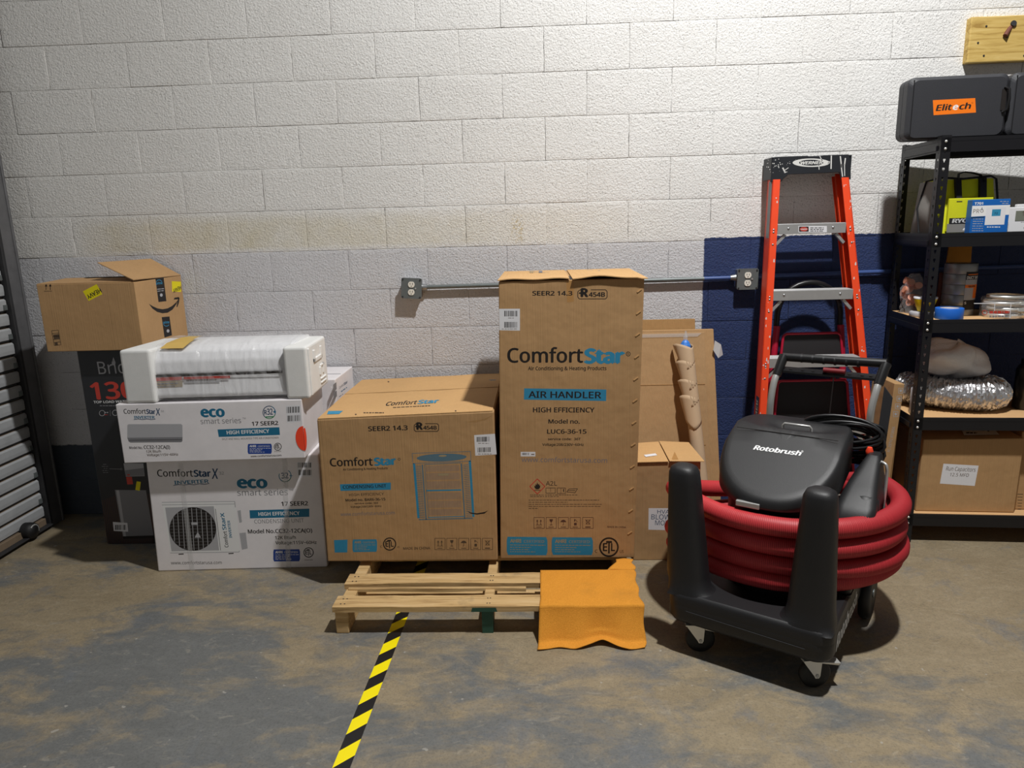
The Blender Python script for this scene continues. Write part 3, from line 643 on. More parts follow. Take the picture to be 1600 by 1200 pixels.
m = MB(); sec = [(.028, .216), (.07, .234), (.115, .240), (.16, .244), (.20, .243)]
for i in range(4):
    (ya, za), (yb, zb2) = sec[i], sec[i+1]; dx0 = .012*i; yo = l1.y+.03
    m.quad([(xa+.035+dx0, yo+ya, zB+za+.012), (xa+.15-.012*abs(i-1), yo+ya, zB+za+.012), (xa+.15-.012*abs(i)+dx0, yo+yb, zB+zb2+.012), (xa+.035+dx0+.012, yo+yb, zB+zb2+.012)], 'film_yellow')
build('yellow_sticker', m, ac, label='crumpled yellow sticker on the film')

# --- water cooler carton (black) with the smile-arrow carton on it
wx0, wx1, wy = -2.215, -1.885, -.395; wz = 1.0
oW, _ = carton('black_carton', bx(wx0, wx1, wy, 0, wz), (0, .34, 0), 'black_card', 'tall black water dispenser carton standing in the dark corner under the kraft carton', bevel=.003)
p = Print((0, wy, 0), (0, -1, 0))
p.text('Brio', (154.5, 584.6), (198, 583), 20, 'ink_lightgrey', 0).ell((177.5, 567), 3, 4, 'ink_lightgrey', n=12).poly([(175.2, 564.6), (177.2, 558), (179.8, 564.6)], 'ink_lightgrey')
p.text('130', (143.5, 624), (214, 622), 27, 'ink_red', .02).text('TOP LOAD WATER', (146.5, 630.2), (203, 628.8), 3.8, 'ink_white', .01).fine(156, 634, 196, 'ink_grey', 1.2)
p.ring((159.5, 645.5), 4.6, 4.6, .7, 'ink_lightgrey').fine(163, 644.5, 169, 'ink_lightgrey', 1.4).fine(163, 648, 169, 'ink_red', .8).line((172, 641), (172.4, 650), .5, 'ink_grey').ring((180, 645), 4.6, 4.6, .7, 'ink_lightgrey')
for i, (a, b) in enumerate(((161, 167), (159, 169), (162, 168), (160, 169), (161, 169))): p.fine(a, 725.5+i*3.2, b, 'ink_grey', .8)
p.line((171, 732.5), (188, 733), .8, 'ink_grey').ring((189.5, 733), 1.6, 1.6, .6, 'ink_grey')
for i in range(34):
    x0 = 163+i*2.6; a = (x0, 770+i*.0), (x0+14, 848)
    p.line((min(max(160+i*2.7, 160), 238), 772 + max(0, 10-i)*1.0), (min(168+i*2.7, 240), 849), .8, 'ink_brown', .0008)
p.poly([(179.5, 765.5), (228, 766), (240, 836.5), (192, 838)], 'ink_grey', .001).poly([(181.5, 766), (186, 766), (197, 838), (193, 838)], 'ink_lightgrey', .0013).poly([(192, 838), (240, 836.5), (241, 841), (193, 842)], 'ink_black', .0012)
p.poly([(193, 724), (224, 724), (226, 744), (196.5, 744.5)], 'ink_lightgrey', .001).poly([(194.5, 735), (224.5, 731), (225.5, 743.5), (196.5, 744)], 'ink_grey', .0012).poly([(199, 741), (203, 741), (203, 743), (199, 743)], 'ink_red', .0016)
p.poly([(197, 745), (206, 745), (208, 756.5), (199, 757)], 'ink_red', .0012).poly([(213.5, 752), (220, 753), (218.3, 767), (211.5, 765.5)], 'ink_yellow', .0014)
p.poly([(176.3, 815.5), (199, 817), (200.3, 830.8), (177.8, 829.6)], 'paper', .0014).bars(180, 820, 197, 828, 'ink_black', 12, .0018)
p.done('printed_graphics', oW)
ex0, ey = -2.318, -.45
za_ = 1.001; zt_ = 1.315
oE, cE = carton('kraft_carton', [V((ex0, ey, za_)), V((-1.857, ey, za_)), V((-1.857, ey, zt_)), V((ex0, ey, zt_))], (0, .435, 0), 'kraft', 'kraft carton with a smile arrow and yellow HEAVY stickers on top of the black carton', bevel=.003)
pts = [V((-1.857, ey, zt_)), V((-1.857, ey+.435, zt_)), V((-1.985, ey+.435, zt_+.075)), V((-2.06, ey, zt_+.105))]
pts = [onx(208, 438, -1.857), V((-1.857, -.015, zt_)), ony(235, 405, -.03), ony(152, 411, -.40)]
m = MB(); U_ = V((.0015, 0, .003)); m.hexa([pts[0], pts[1], pts[2], pts[3], pts[0]+U_, pts[1]+U_, pts[2]+U_, pts[3]+U_], 'kraft'); build('open_flap', m, oE, label='raised top flap folded back to the left')
fp = (pts[1]-pts[0]).cross(pts[3]-pts[0]); fp = fp if fp.z > 0 else -fp
p = Print(pts[0]+U_, fp, 1); p.ring((213, 417.5), 4.5, 1.8, .6, 'ink_soft').text('922', (206.5, 418.5), (224, 416.5), 3.2, 'ink_soft'); p.done('flap_print', oE)
m = MB(); a = V((ex0+.002, ey+.002, zt_)); m.hexa([a, V((-1.87, ey+.002, zt_)), V((-1.88, ey+.2, zt_+.012)), V((ex0+.01, ey+.2, zt_+.012)), a+V((0, 0, .003)), V((-1.87, ey+.002, zt_+.003)), V((-1.88, ey+.2, zt_+.015)), V((ex0+.01, ey+.2, zt_+.015))], 'kraft'); build('closed_flap', m, oE)
m = MB(); a = V((ex0+.12, ey+.18, zt_+.0165)); m.box(ex0+.12, -1.95, ey+.17, ey+.2, zt_+.0155, zt_+.017, 'ink_black'); build('tape_strip', m, oE, label='black printed tape on the top')
p = Print((0, ey, 0), (0, -1, 0))
for x in (72, 78.5): p.line((x, 453), (x, 446), 1, 'ink_black').poly([(x-2, 447.5), (x, 443.5), (x+2, 447.5)], 'ink_black')
p.line((69, 455), (81, 455), .8, 'ink_black')
p.poly([(129.4, 455.2), (151, 444), (160, 459.6), (138.6, 470.4)], 'ink_yellow')
p.text('HEAVY', (156, 450.3), (134.5, 461.6), 7, 'ink_black', .02, h=.0014)
for i in range(6): p.line((80.6+i*.85, 516.8+i*4.6), (91+i*.85, 515.8+i*4.6), .7, 'ink_black')
p.line((80.6, 516.8), (84.8, 540), .7, 'ink_black').line((91, 515.8), (95.2, 539), .7, 'ink_black').poly([(83, 523), (92.3, 522), (93.4, 529), (84.4, 530)], 'ink_soft').poly([(85.4, 535.5), (90, 535), (90.8, 539.5), (86, 540)], 'ink_soft')
p.done('printed_graphics', oE)
p = Print((-1.857, 0, 0), (1, 0, 0))
p.poly([(242.6, 433.8), (255.6, 432.6), (260, 470.6), (247.6, 472)], 'ink_black').poly([(252.6, 495.6), (264.8, 494.4), (268.8, 524), (257, 527.5)], 'ink_black')
p.text('prime', (243.8, 444.8), (254, 443.8), 4.2, 'ink_blue', .01).ring((248.5, 441), 4.5, 4, .8, 'ink_blue', .0014, a0=190, a1=350).fine(245.5, 452, 256, 'ink_lightgrey', 1, -.1).fine(246, 455, 256.5, 'ink_lightgrey', 1, -.1).ell((252, 461), 2.2, 2.6, 'ink_lightgrey', .0014, 12)
p.text('prime', (255, 506), (264.5, 505), 4.2, 'ink_blue', .01).ring((260, 506), 4.5, 4, .8, 'ink_blue', .0014, a0=20, a1=160).ell((262.5, 517), 2.2, 2.6, 'ink_lightgrey', .0014, 12)
arc = [(232.3, 474.5), (238, 482), (245.5, 487.4), (254, 489.6), (262, 488.6), (269.5, 483.8), (275.5, 475.5), (278, 468.5)]
arc2 = [(278, 468.5), (275, 472.5), (269, 478), (262, 481.8), (254, 483.2), (246, 481.8), (239, 478.6), (232.3, 474.5)]
for i in range(len(arc)-1): p.poly([arc[i], arc[i+1], arc2[len(arc2)-2-i], arc2[len(arc2)-1-i]], 'ink_black')
p.poly([(271.5, 468), (272.5, 465.2), (279, 464), (280.5, 466), (277, 467.8)], 'ink_black').poly([(279, 464), (280.5, 466), (279.6, 473), (277, 480), (275.7, 479.4), (277.4, 470)], 'ink_black')
p.poly([(268.4, 439.4), (282.6, 440), (283, 456.2), (269, 455.6)], 'ink_yellow').text('HEAVY', (282.2, 446.2), (269.8, 452), 6, 'ink_black', .02, h=.0014)
p.done('side_print', oE)
# ================================================================== pallet with the two kraft cartons
PZ = .117
pal = thing('pallet', (-.23, -.75, 0), 'weathered wooden pallet carrying the two brown cartons, front half bare', 'pallet')
def wood(name, c, mat='pallet_grain', bev=.003, wob=.0):
    m = MB(); m.hexa([V(q) for q in c], mat); return build(name, m, pal, bev, 1)
def bxv(x0, x1, y0, y1, z0, z1): return [(x0, y0, z0), (x1, y0, z0), (x1, y1, z0), (x0, y1, z0), (x0, y0, z1), (x1, y0, z1), (x1, y1, z1), (x0, y1, z1)]
for x0, x1 in ((-.812, -.762), (-.245, -.205), (.30, .345)):
    s_ = wood('stringer', bxv(x0, x1, -1.212, -.22, .0, PZ-.022), 'pallet_grain')
    if x0 == -.245:
        m = MB(); m.box(x0-.001, x1+.001, -1.2135, -1.15, 0, PZ-.024, 'green_paint'); build('painted_end', m, s_, label='stringer end painted dark green')
boards = [(-1.222, -1.136, 0), (-1.045, -.955, 0), (-.80, -.71, 0), (-.58, -.49, 0), (-.31, -.22, 0)]
for k, (a, b, t) in enumerate(boards):
    m = MB(); N = 26; rg = []; rr = random.Random(k+2)
    for i in range(N+1):
        x = -.818+(1.17)*i/N; e0 = rr.uniform(-.0015, .0015); e1 = rr.uniform(-.0015, .0015); z1 = PZ+rr.uniform(-.0008, .0004)
        if k == 1: e0 += .010*math.exp(-((x+.45)/.25)**2)
        rg.append([(x, a+e0, PZ-.022), (x, b+e1, PZ-.022), (x, b+e1, z1), (x, a+e0, z1)])
    m.loft(rg, 'pallet_grain', smooth=False); o = build('deck_board', m, pal, 0)
    n = MB()
    for xc in (-.79, -.775, -.225, -.215, .315, .33):
        for yy in (.28, .72): n.cyl((xc, a+(b-a)*yy, PZ), (xc, a+(b-a)*yy, PZ+.0012), .003, 'door_dark', 6)
    build('nail_heads', n, o, kind='stuff')
m = MB(); rg = []
for i in range(21):
    x = -.80+.72*i/20; rg.append([(x, -1.0545-.002*math.sin(i*.7), PZ-.030+.002*math.sin(i*.5)), (x, -1.0465, PZ-.030), (x, -1.0465, PZ-.012), (x, -1.053-.002*math.sin(i*.7), PZ-.017)])
m.loft(rg, 'pallet_grain', smooth=False); build('split_board', m, pal, label='splintered strip split off the second board')
for a, b in ((-1.0, -.9), (-.56, -.46), (-.32, -.225)): wood('bottom_board', bxv(-.80, .34, a, b, .0, .012))
# painted smear where the green end meets the front board
m = MB(); m.quad([(-.285, -1.2245, PZ-.021), (-.185, -1.2245, PZ-.021), (-.19, -1.2245, PZ-.004), (-.28, -1.2245, PZ-.004)], 'green_paint'); build('paint_smear', m, pal, label='green paint smear on the front board')

# --- F: kraft condensing-unit carton
zP = PZ+.0015; FY = -.845
Fc = [ony(512, 877, FY), ony(778, 876, FY), ony(777, 641.5, FY), ony(495, 657, FY)]
Fc[0].z = Fc[1].z = zP; Fc[1].x = -.205; Fc[2].x = -.2; zF = .768
Fc[2].z = .779; Fc[3].z = .757
oF, _ = carton('kraft_carton', Fc, (0, .762, 0), 'kraft', 'wide brown condensing unit carton on the left half of the pallet, dented top right corner', bevel=.005)
topn = (Fc[2]-Fc[3]).cross(V((0, 1, 0))).normalized(); topn = topn if topn.z > 0 else -topn
def toppt(x, y, h=0): 
    t = (x-Fc[3].x)/(Fc[2].x-Fc[3].x); return V((x, y, Fc[3].z+(Fc[2].z-Fc[3].z)*t+h))
for a, b, w0, w1 in ((FY+.002, -.425, 0, .003), (-.419, -.085, .004, 0)):
    m = MB(); rg = []
    for i in range(17):
        x = Fc[3].x+.003+(Fc[2].x-Fc[3].x-.008)*i/16; dip = -.012*max(0, (i-13)/3)**1 if a < -.5 else 0
        rg.append([toppt(x, a, .0006), toppt(x, b, .0006), toppt(x, b, .004+w1+.001*math.sin(i*1.1)), toppt(x, a, .0042+w0)])
    m.loft([[tuple(q) for q in r] for r in rg], 'kraft_light', smooth=False); build('top_flap', m, oF)
m = MB(); m.hexa([toppt(-.93, -.424, .0005), toppt(-.205, -.424, .0005), toppt(-.205, -.42, .0005), toppt(-.93, -.42, .0005), toppt(-.93, -.424, .0012), toppt(-.205, -.424, .0012), toppt(-.205, -.42, .0012), toppt(-.93, -.42, .0012)], 'ink_black'); build('flap_gap', m, oF)
p = Print(toppt(-.5, -.6, .0052), topn, 1); p.h = .0007
p.text('Comfort', (601.5, 634.2), (650, 631.6), 6, 'ink_black', .01).text('Star', (652, 631.4), (685, 629.4), 5.6, 'ink_blue', .035).fine(614, 637, 672, 'ink_soft', 1, -.05)
p.poly([(513, 642.5), (536, 642), (530, 647), (511, 647.5)], 'ink_blue'); p.fine(568, 645, 600, 'ink_soft', 1)
for q in ((556, 647.5), (712, 642), (607, 596.5), (738, 594)): p.ell(q, 1.4, .9, 'ink_soft', n=8)
p.text('Comfort', (704, 604.4), (660, 606.2), 4.2, 'ink_black', .01).text('Star', (658, 606.2), (631, 607), 4, 'ink_blue', .035)
p.poly([(759, 593.6), (775, 593.4), (775, 596.5), (760, 597)], 'ink_steelblue')
p.done('top_print', oF)
p = Print((0, FY, 0), (0, -1, 0))
p.text('SEER2 14.3', (575.4, 673.6), (637.3, 671.8), 7.4, 'ink_black', .02)
def r454(p, x0, y0, x1, y1, dy=0):
    W = x1-x0; H = y1-y0
    for a, b in (((0.08, 0), (.3, 0)), ((.45, 0), (.95, 0)), ((.05, 1), (.95, 1)), ((0, .2), (0, .8)), ((1, .2), (1, .8)), ((0, .2), (.08, 0)), ((.95, 0), (1, .2)), ((1, .8), (.95, 1)), ((0, .8), (.05, 1))):
        p.line((x0+W*a[0], y0+H*a[1]), (x0+W*b[0], y0+H*b[1]), 1.1, 'ink_black', .0012)
    p.text('R', (x0+W*.09, y0+H*.76), (x0+W*.36, y0+H*.76), H*.95, 'ink_black', .05).text('454B', (x0+W*.37, y0+H*.76), (x0+W*.93, y0+H*.76), H*.5, 'ink_black', .025)
    p.poly([(x0+W*.04, y0+H*.28), (x0+W*.16, y0+H*.28), (x0+W*.16, y0+H*.1), (x0+W*.28, y0+H*.38), (x0+W*.16, y0+H*.62), (x0+W*.16, y0+H*.45), (x0+W*.04, y0+H*.45)], 'ink_black', .0014)
r454(p, 647.2, 662, 685.3, 674)
p.poly([(740.8, 679.9), (773.3, 677.7), (776, 710), (742.7, 712)], 'paper', .001).bars(745, 682.8, 765.9, 690.5, 'ink_black', 16, .0015, -.03).bars(746.5, 699.4, 767, 706.8, 'ink_black', 16, .0015, -.03).fine(747, 692.8, 764, 'ink_soft', .8).fine(747, 709.3, 768, 'ink_soft', .8)
p.text('Comfort', (515.9, 728.6), (582.8, 727.3), 13.4, 'ink_black', .012).text('Star', (584.6, 727.3), (619.6, 725.6), 12.4, 'ink_blue', .05).ring((623.6, 717.6), 2, 2, .7, 'ink_black')
p.text('Air Conditioning & Heating Products', (536, 735.3), (606, 733), 3.6, 'ink_black', .012)
p.poly([(531, 756.7), (610.6, 754), (610.6, 765.2), (532, 767)], 'ink_blue').text('CONDENSING UNIT', (535.8, 763.7), (603.8, 761.6), 5.2, 'ink_black', .01)
p.text('HIGH EFFICIENCY', (545.8, 775.4), (600, 773.6), 4.2, 'ink_black', .0).text('Model no. BAR6-36-15', (540, 783.6), (602.3, 781.8), 4.4, 'ink_black', .015).text('service code: 36E', (553.9, 787.9), (591, 787), 2.7, 'ink_black', .01).text('Voltage:208/230V~60Hz', (547.8, 793.4), (596.2, 792), 2.9, 'ink_black', .01)
p.text('www.comfortstarusa.com', (532.4, 806.2), (617, 803.6), 5.6, 'ink_url', .0)
TL, TR, BR, BL = (644, 708.4), (735, 705.4), (741.8, 813), (651.6, 814)
def B2(u, v):
    a = (TL[0]+(TR[0]-TL[0])*u, TL[1]+(TR[1]-TL[1])*u); b = (BL[0]+(BR[0]-BL[0])*u, BL[1]+(BR[1]-BL[1])*u); return (a[0]+(b[0]-a[0])*v, a[1]+(b[1]-a[1])*v)
for a, b in (((0, 0), (1, 0)), ((0, 0), (0, .13)), ((1, 0), (1, .12)), ((0, .15), (1, .14))): p.line(B2(*a), B2(*b), .8, 'ink_steelblue')
p.poly([B2(.5+.43*math.cos(t), .075+.058*math.sin(t)) for t in [i*math.pi/12 for i in range(24)]], 'ink_steelblue').poly([B2(.52+.07*math.cos(t), .05+.015*math.sin(t)) for t in [i*math.pi/6 for i in range(12)]], 'ink_tan', .0011)
p.poly([B2(0, .14), B2(.04, .16), B2(.05, .96), B2(.01, .96)], 'ink_blue').poly([B2(.96, .14), B2(1, .12), B2(1, .95), B2(.96, .95)], 'ink_blue').line(B2(.16, .17), B2(.16, .98), 2, 'ink_steelblue').line(B2(.83, .17), B2(.83, .97), 2, 'ink_steelblue').line(B2(.2, .17), B2(.2, .96), .8, 'ink_steelblue')
p.line(B2(.03, .98), B2(.97, .97), 1.6, 'ink_steelblue').line(B2(.2, .17), B2(.82, .16), 1, 'ink_steelblue').line(B2(.2, .555), B2(.8, .555), 2.2, 'ink_blue').line(B2(.2, .95), B2(.82, .94), 1.2, 'ink_blue')
for i in range(30):
    v = .19+i*.026; p.line(B2(.045, v), B2(.14, v+.008), .9, 'ink_steelblue'); p.line(B2(.86, v+.008), B2(.95, v), .9, 'ink_steelblue')
for (va, vb) in ((.19, .28), (.30, .40), (.42, .53), (.59, .69), (.71, .81), (.83, .92)):
    for i in range(24): p.line(B2(.225+i*.024, va), B2(.225+i*.024, vb), .7, 'ink_url')
p.poly([B2(.42, .31), B2(.6, .31), B2(.6, .34), B2(.42, .34)], 'ink_tan', .0012)
p.poly([(521.8, 843.9), (543, 843.2), (542.6, 863.2), (523, 863.4)], 'ink_blue').ahri(550.8, 843, 589.2, 862.6, 'ink_blue', 'ink_tan', -.01).etl((608.8, 850), 10.3, 'ink_black')
p.text('MADE IN CHINA', (630.1, 858.9), (672.2, 858.2), 4, 'ink_soft', .01)
for k, (a, b) in enumerate(((679.4, 695.4), (698, 713.9), (716.6, 732.6), (735.6, 751), (753.8, 769.7))): p.icon(a, 841, b, 858.8, k, 'ink_soft')
p.poly([(730.5, 798.5), (735, 800.6), (745, 802), (757, 800), (763, 797.4), (757, 802.4), (745, 804), (735, 802.4)], 'ink_black', .0014).poly([(728, 659.5), (745, 656.5), (757, 654.5), (770, 648.5), (760, 655.5), (745, 660)], 'kraft_dark', .0012)
p.done('printed_graphics', oF)

# --- G: tall air-handler carton
GY = -.83
Gc = [ony(782, 870, GY), ony(991, 872, GY), ony(1007, 438, GY), ony(779, 437, GY)]
Gc[0].z = Gc[1].z = zP; zG = 1.305; Gc[2].z = zG; Gc[3].z = zG
oG, _ = carton('kraft_carton', Gc, (0, .6, 0), 'kraft', 'tall brown air handler carton standing on the right half of the pallet', bevel=.004)
def gtop(x, y, h): return (x, y, zG+h)
x0, x1 = Gc[3].x, Gc[2].x; xm = ony(893, 440, GY).x
for (a, b, nm) in ((x0-.004, xm-.008, 0), (xm+.004, x1+.012, 1)):
    m = MB(); rg = []
    for i in range(15):
        u = i/14; x = a+(b-a)*u; lift = (.002+.004*math.sin(u*3.1)+.003*math.sin(u*9+nm)) if nm == 0 else (.001+.013*math.sin(math.pi*(1-u)*.9)**2*(.6+.4*math.sin(u*6)))
        if nm == 1 and u > .9: lift -= .004
        y0 = GY-.012*(1 if nm else .4)
        rg.append([gtop(x, y0, .0008+lift), gtop(x+(.03*u if 0 else 0), -.245, .0015), gtop(x, -.245, .0045), gtop(x, y0, .0045+lift)])
    m.loft(rg, 'kraft_light', smooth=False); build('top_flap', m, oG)
m = MB(); m.box(xm-.006, xm+.006, GY+.01, GY+.2, zG+.0003, zG+.0015, 'ink_black'); build('flap_gap', m, oG)
p = Print((0, 0, zG+.006), (0, 0, 1), 1); p.h = .0006
p.text('11', (850, 427), (858, 426.5), 4, 'ink_steelblue').rect(917, 422, 926, 427, 'ink_steelblue').fine(928, 424, 938, 'ink_url', 2).fine(842, 425, 848, 'ink_url', 3).fine(828, 425, 834, 'ink_tan', 3).fine(905, 430, 925, 'ink_steelblue', 1.2)
p.done('top_print', oG)
m = MB(); m.quad([(xm-.018, GY-.00005, zG-.088), (xm+.008, GY-.00005, zG-.085), (xm+.01, GY-.00005, zG-.002), (xm-.02, GY-.00005, zG-.002)], 'tape_kraft'); build('packing_tape', m, oG)
p = Print((0, GY, 0), (0, -1, 0))
p.text('SEER2 14.3', (831.6, 461.6), (894.4, 461.6), 7.0, 'ink_black', .02); r454(p, 902.8, 452.8, 948.6, 467)
p.poly([(779.8, 482.6), (812.4, 482.4), (812.4, 516.6), (780.3, 516)], 'paper', .001).bars(788, 485.6, 809, 494.4, 'ink_black', 18, .0015).bars(788, 503, 808.5, 512, 'ink_black', 18, .0015).fine(794, 497, 804, 'ink_soft', .8).fine(784, 514, 808, 'ink_soft', .8)
p.text('Comfort', (792.6, 566.2), (911, 566.2), 24, 'ink_black', .012).text('Star', (912.4, 567), (976, 567), 23, 'ink_blue', .05).ring((981.6, 553), 3.7, 3.7, .9, 'ink_black').text('R', (980.2, 554.8), (983.2, 554.8), 3.6, 'ink_black')
p.text('Air Conditioning & Heating Products', (825, 578.4), (947.6, 578.2), 6, 'ink_black', .012)
p.poly([(819, 606.8), (947.4, 608.6), (947, 626.6), (818.6, 624.4)], 'ink_blue').text('AIR HANDLER', (825.6, 621.3), (939.4, 622.3), 10.2, 'ink_black', .012)
p.text('HIGH EFFICIENCY', (832.7, 644.1), (928.8, 644.3), 7.6, 'ink_black', .015).text('Model no.', (856.8, 661.5), (905.8, 661.8), 6.8, 'ink_black', .015).text('LUC6-36-15', (854.7, 677.5), (916.4, 677.5), 6.8, 'ink_black', .015)
p.text('service code:  36T', (856.3, 687.7), (907.4, 687.7), 3.8, 'ink_black', .012).text('Voltage:208/230V~60Hz', (847.3, 696.5), (912, 696.7), 4.2, 'ink_black', .012)
p.rect(813.6, 706, 836.5, 713.2, 'paper', .001).bars(816, 707.5, 828, 711, 'ink_black', 8, .0015).fine(830, 710, 835, 'ink_soft', 1.4).text('www.comfortstarusa.com', (815, 721.6), (948.6, 723.2), 8, 'ink_url', .0)
c = (839.6, 760); R_ = 11.8
for i in range(4):
    a, b = [(c[0]+R_*math.cos(math.radians(90*k)), c[1]+R_*math.sin(math.radians(90*k))) for k in (i, i+1)]; p.line(a, b, 1.3, 'ink_red', .0013)
p.poly([(835.4, 762), (834.6, 758.5), (836.4, 760), (837, 756), (838.4, 758), (839.2, 753.5), (841, 757.4), (842.2, 755.8), (843, 759), (844.4, 758.4), (843.6, 762.4), (841.4, 764.4), (837.4, 764.4)], 'ink_black', .0014).line((835, 766), (844.4, 766), .8, 'ink_black', .0014)
p.text('A2L', (852.8, 758.7), (870.3, 758.7), 6.8, 'ink_black')
p.frame(853, 762.4, 867.5, 770.6, .8, 'ink_soft', .0012).line((860.2, 762.4), (860.2, 768.6), .6, 'ink_soft', .0012).frame(870.6, 762.4, 883.4, 771, .8, 'ink_soft', .0012).line((876.5, 763), (876.5, 771), .6, 'ink_soft', .0012).line((880.6, 764), (880.6, 768.6), 1.4, 'ink_black', .0013)
for a, b in (((885.4, 768.6), (889, 764)), ((889, 764), (902.4, 763.6)), ((902.4, 763.6), (898.4, 770)), ((898.4, 770), (885.4, 768.6)), ((888, 766.5), (899, 766.6))): p.line(a, b, 1, 'ink_soft', .0013)
for x0_, y_, x1_ in ((852, 773.3, 902), (852, 775.8, 873), (828.5, 773.3, 850), (828.5, 775.8, 850), (826, 781.4, 936), (826, 784.8, 887), (826, 788, 940), (826, 791.2, 938), (826, 794.4, 840)): p.fine(x0_, y_, x1_, 'ink_soft', .9)
for k, (a, b) in enumerate(((834.2, 850.3), (853.2, 869.2), (872.3, 888.2), (891, 907), (910.2, 927))): p.icon(a, 808.5, b, 825.7, k, 'ink_brown')
p.text('MADE IN CHINA', (949, 824.4), (978.2, 825.2), 2.8, 'ink_brown', .01)
p.ahri(791.8, 838.6, 855.4, 867, 'ink_blue', 'ink_tan', .01).ahri(862, 839.4, 926.4, 867, 'ink_blue', 'ink_tan', .005).etl((951.4, 854.9), 15.4, 'ink_black')
p.done('printed_graphics', oG)
for k in range(12):
    xx = 999-k*1.35; yy = 454+k*34.4
    c = ony(xx, yy, GY); m = MB(); u = V((.0085, 0, .006)); v = V((-.0012, 0, .0018))
    if c.z < .16: break
    m.hexa([c-u-v, c+u-v, c+u-v+V((0, -.002, 0)), c-u-v+V((0, -.002, 0)), c-u+v, c+u+v, c+u+v+V((0, -.002, 0)), c-u+v+V((0, -.002, 0))], 'kraft_light'); build('stitch_staple', m, oG)

# --- orange cloth over the pallet's right end
m = MB(); NX, NY = 46, 60; grid = []
xa, xb = -.022, .362
def prof(t, u):
    # t 0..1 from the back over the top, down the front and out on the floor
    L1 = .285; L2 = .105; L3 = .06; d = t*(L1+L2+L3)
    zt = PZ+.006
    if d < L1: return (-.945-(d), zt)
    if d < L1+L2:
        q = (d-L1)/L2; return (-1.23-.045*q**1.3, zt-.112*q)
    q = (d-L1-L2)/L3; return (-1.275-.035*q, zt-.112-.004*q)
rr = random.Random(9)
for j in range(NY+1):
    row = []
    for i in range(NX+1):
        u = i/NX; t = j/NY; y, z = prof(t, u)
        x = xa+(xb-xa)*u + (.004*math.sin(t*23)+.003*math.sin(t*9+1))*(u**6) - .02*max(0, t-.5)*(1-u)*1.3
        hang = max(0, min(1, (t-.64)/.3))
        fold = math.sin(u*7.2+.7)*.5+.5*math.sin(u*15+2)
        y += -.018*hang*fold - .01*hang
        lift = hang*max(0, 1-abs(u-.60)/.25)*.022 if t > .6 else 0
        if t > .8: z = max(.004, z+lift*(t-.6)*2.4)
        z += .0012*math.sin(u*31+t*17)*math.sin(t*11) + (.0025*math.sin(u*9)*math.sin(t*14) if hang < .1 else 0)
        if hang < .02: z = max(z, PZ+.004)
        row.append((x, y, max(.003, z)))
    grid.append(row)
vs = [q for r in grid for q in r]; fs = [(j*(NX+1)+i, j*(NX+1)+i+1, (j+1)*(NX+1)+i+1, (j+1)*(NX+1)+i) for j in range(NY) for i in range(NX)]
# extension strip towards the carton at the right end
base = len(vs); cols = 10; ex = []
for j in range(9):
    for i in range(cols+1):
        u = i/cols; v = j/8; xl = .255+.045*min(1, v*1.4); ex.append((xl+(.368+.006*math.sin(v*8)-xl)*u, -.945+.098*v, PZ+.006+.002*math.sin(u*6+v*5)))
vs += ex; fs += [(base+j*(cols+1)+i, base+(j+1)*(cols+1)+i, base+(j+1)*(cols+1)+i+1, base+j*(cols+1)+i+1) for j in range(8) for i in range(cols)]
m.add(vs, fs, 'orange_cloth', True)
oc = build('orange_cloth', m, label='orange work cloth draped over the right front of the pallet', cat='cloth')
sd_ = oc.modifiers.new('thick', 'SOLIDIFY'); sd_.thickness = .0022; sd_.offset = 1

# --- hazard tape on the floor
ft = thing('floor_tape', (-.6, -1.4, 0), 'black and yellow striped hazard tape stuck along the floor under the pallet', 'tape')
def tp(s_, e):    # s_ = y along the tape, e = 0 left edge, 1 right edge
    xl = -.603-.025*((-s_-.86)/1.05); return (xl+.052*e, s_)
y = -.40; k = 0
while y > -2.4:
    a, b = y, y-.0695
    A_ = [tp(a-.052, 0), tp(b-.052, 0), tp(b, 1), tp(a, 1)]
    m = MB(); mat = 'tape_yellow' if k % 2 == 0 else 'tape_black'
    m.prism([(q[0], q[1]) for q in A_], .0002, .0008, mat); build('yellow_stripe' if k % 2 == 0 else 'black_stripe', m, ft)
    y = b; k += 1

# --- small kraft carton J, flattened cartons H and torn paper tube I behind the tall carton
JY = -.617
Jc = [V((.42, JY, 0)), V((.705, JY, 0)), ony(1095, 721, JY), ony(994, 723, JY)]
Jc[2].z = Jc[3].z = .473; Jc[0].x = .405
oJ, _ = carton('kraft_carton', Jc, (.0, .27, 0), 'kraft_pinkish', 'small brown carton with a handwritten blower motor note, beside the tall carton', bevel=.004)
xm = .555
for pts in ([(.41, JY-.006, .474), (xm, JY-.006, .476), (xm, -.345, .482), (.42, -.345, .474)], [(xm+.004, JY-.01, .479), (.712, JY-.012, .476), (.70, -.345, .476), (xm+.004, -.345, .484)]):
    flap('top_flap', oJ, pts, 'kraft_light', .003)
p = Print((0, 0, .481), (0, 0, 1), 1); p.poly([(1006, 711), (1024, 708.5), (1027, 711.5), (1009, 714)], 'paper').poly([(1038, 692), (1047, 691.5), (1060, 718), (1049, 719)], 'tape_kraft'); p.done('top_label', oJ)
p = Print((0, JY, 0), (0, -1, 0))
p.poly([(1013.5, 794), (1068, 794), (1067, 829), (1013, 827.6)], 'paper', .001).text('HVAC', (1027, 802.5), (1052, 802.5), 6, 'ink_navy').text('BLOWER', (1017.5, 811.5), (1060, 812), 8, 'ink_navy').text('MOTOR', (1023.5, 820.5), (1058, 821), 7.5, 'ink_navy')
p.done('paper_note', oJ, label='white paper note reading HVAC BLOWER MOTOR')
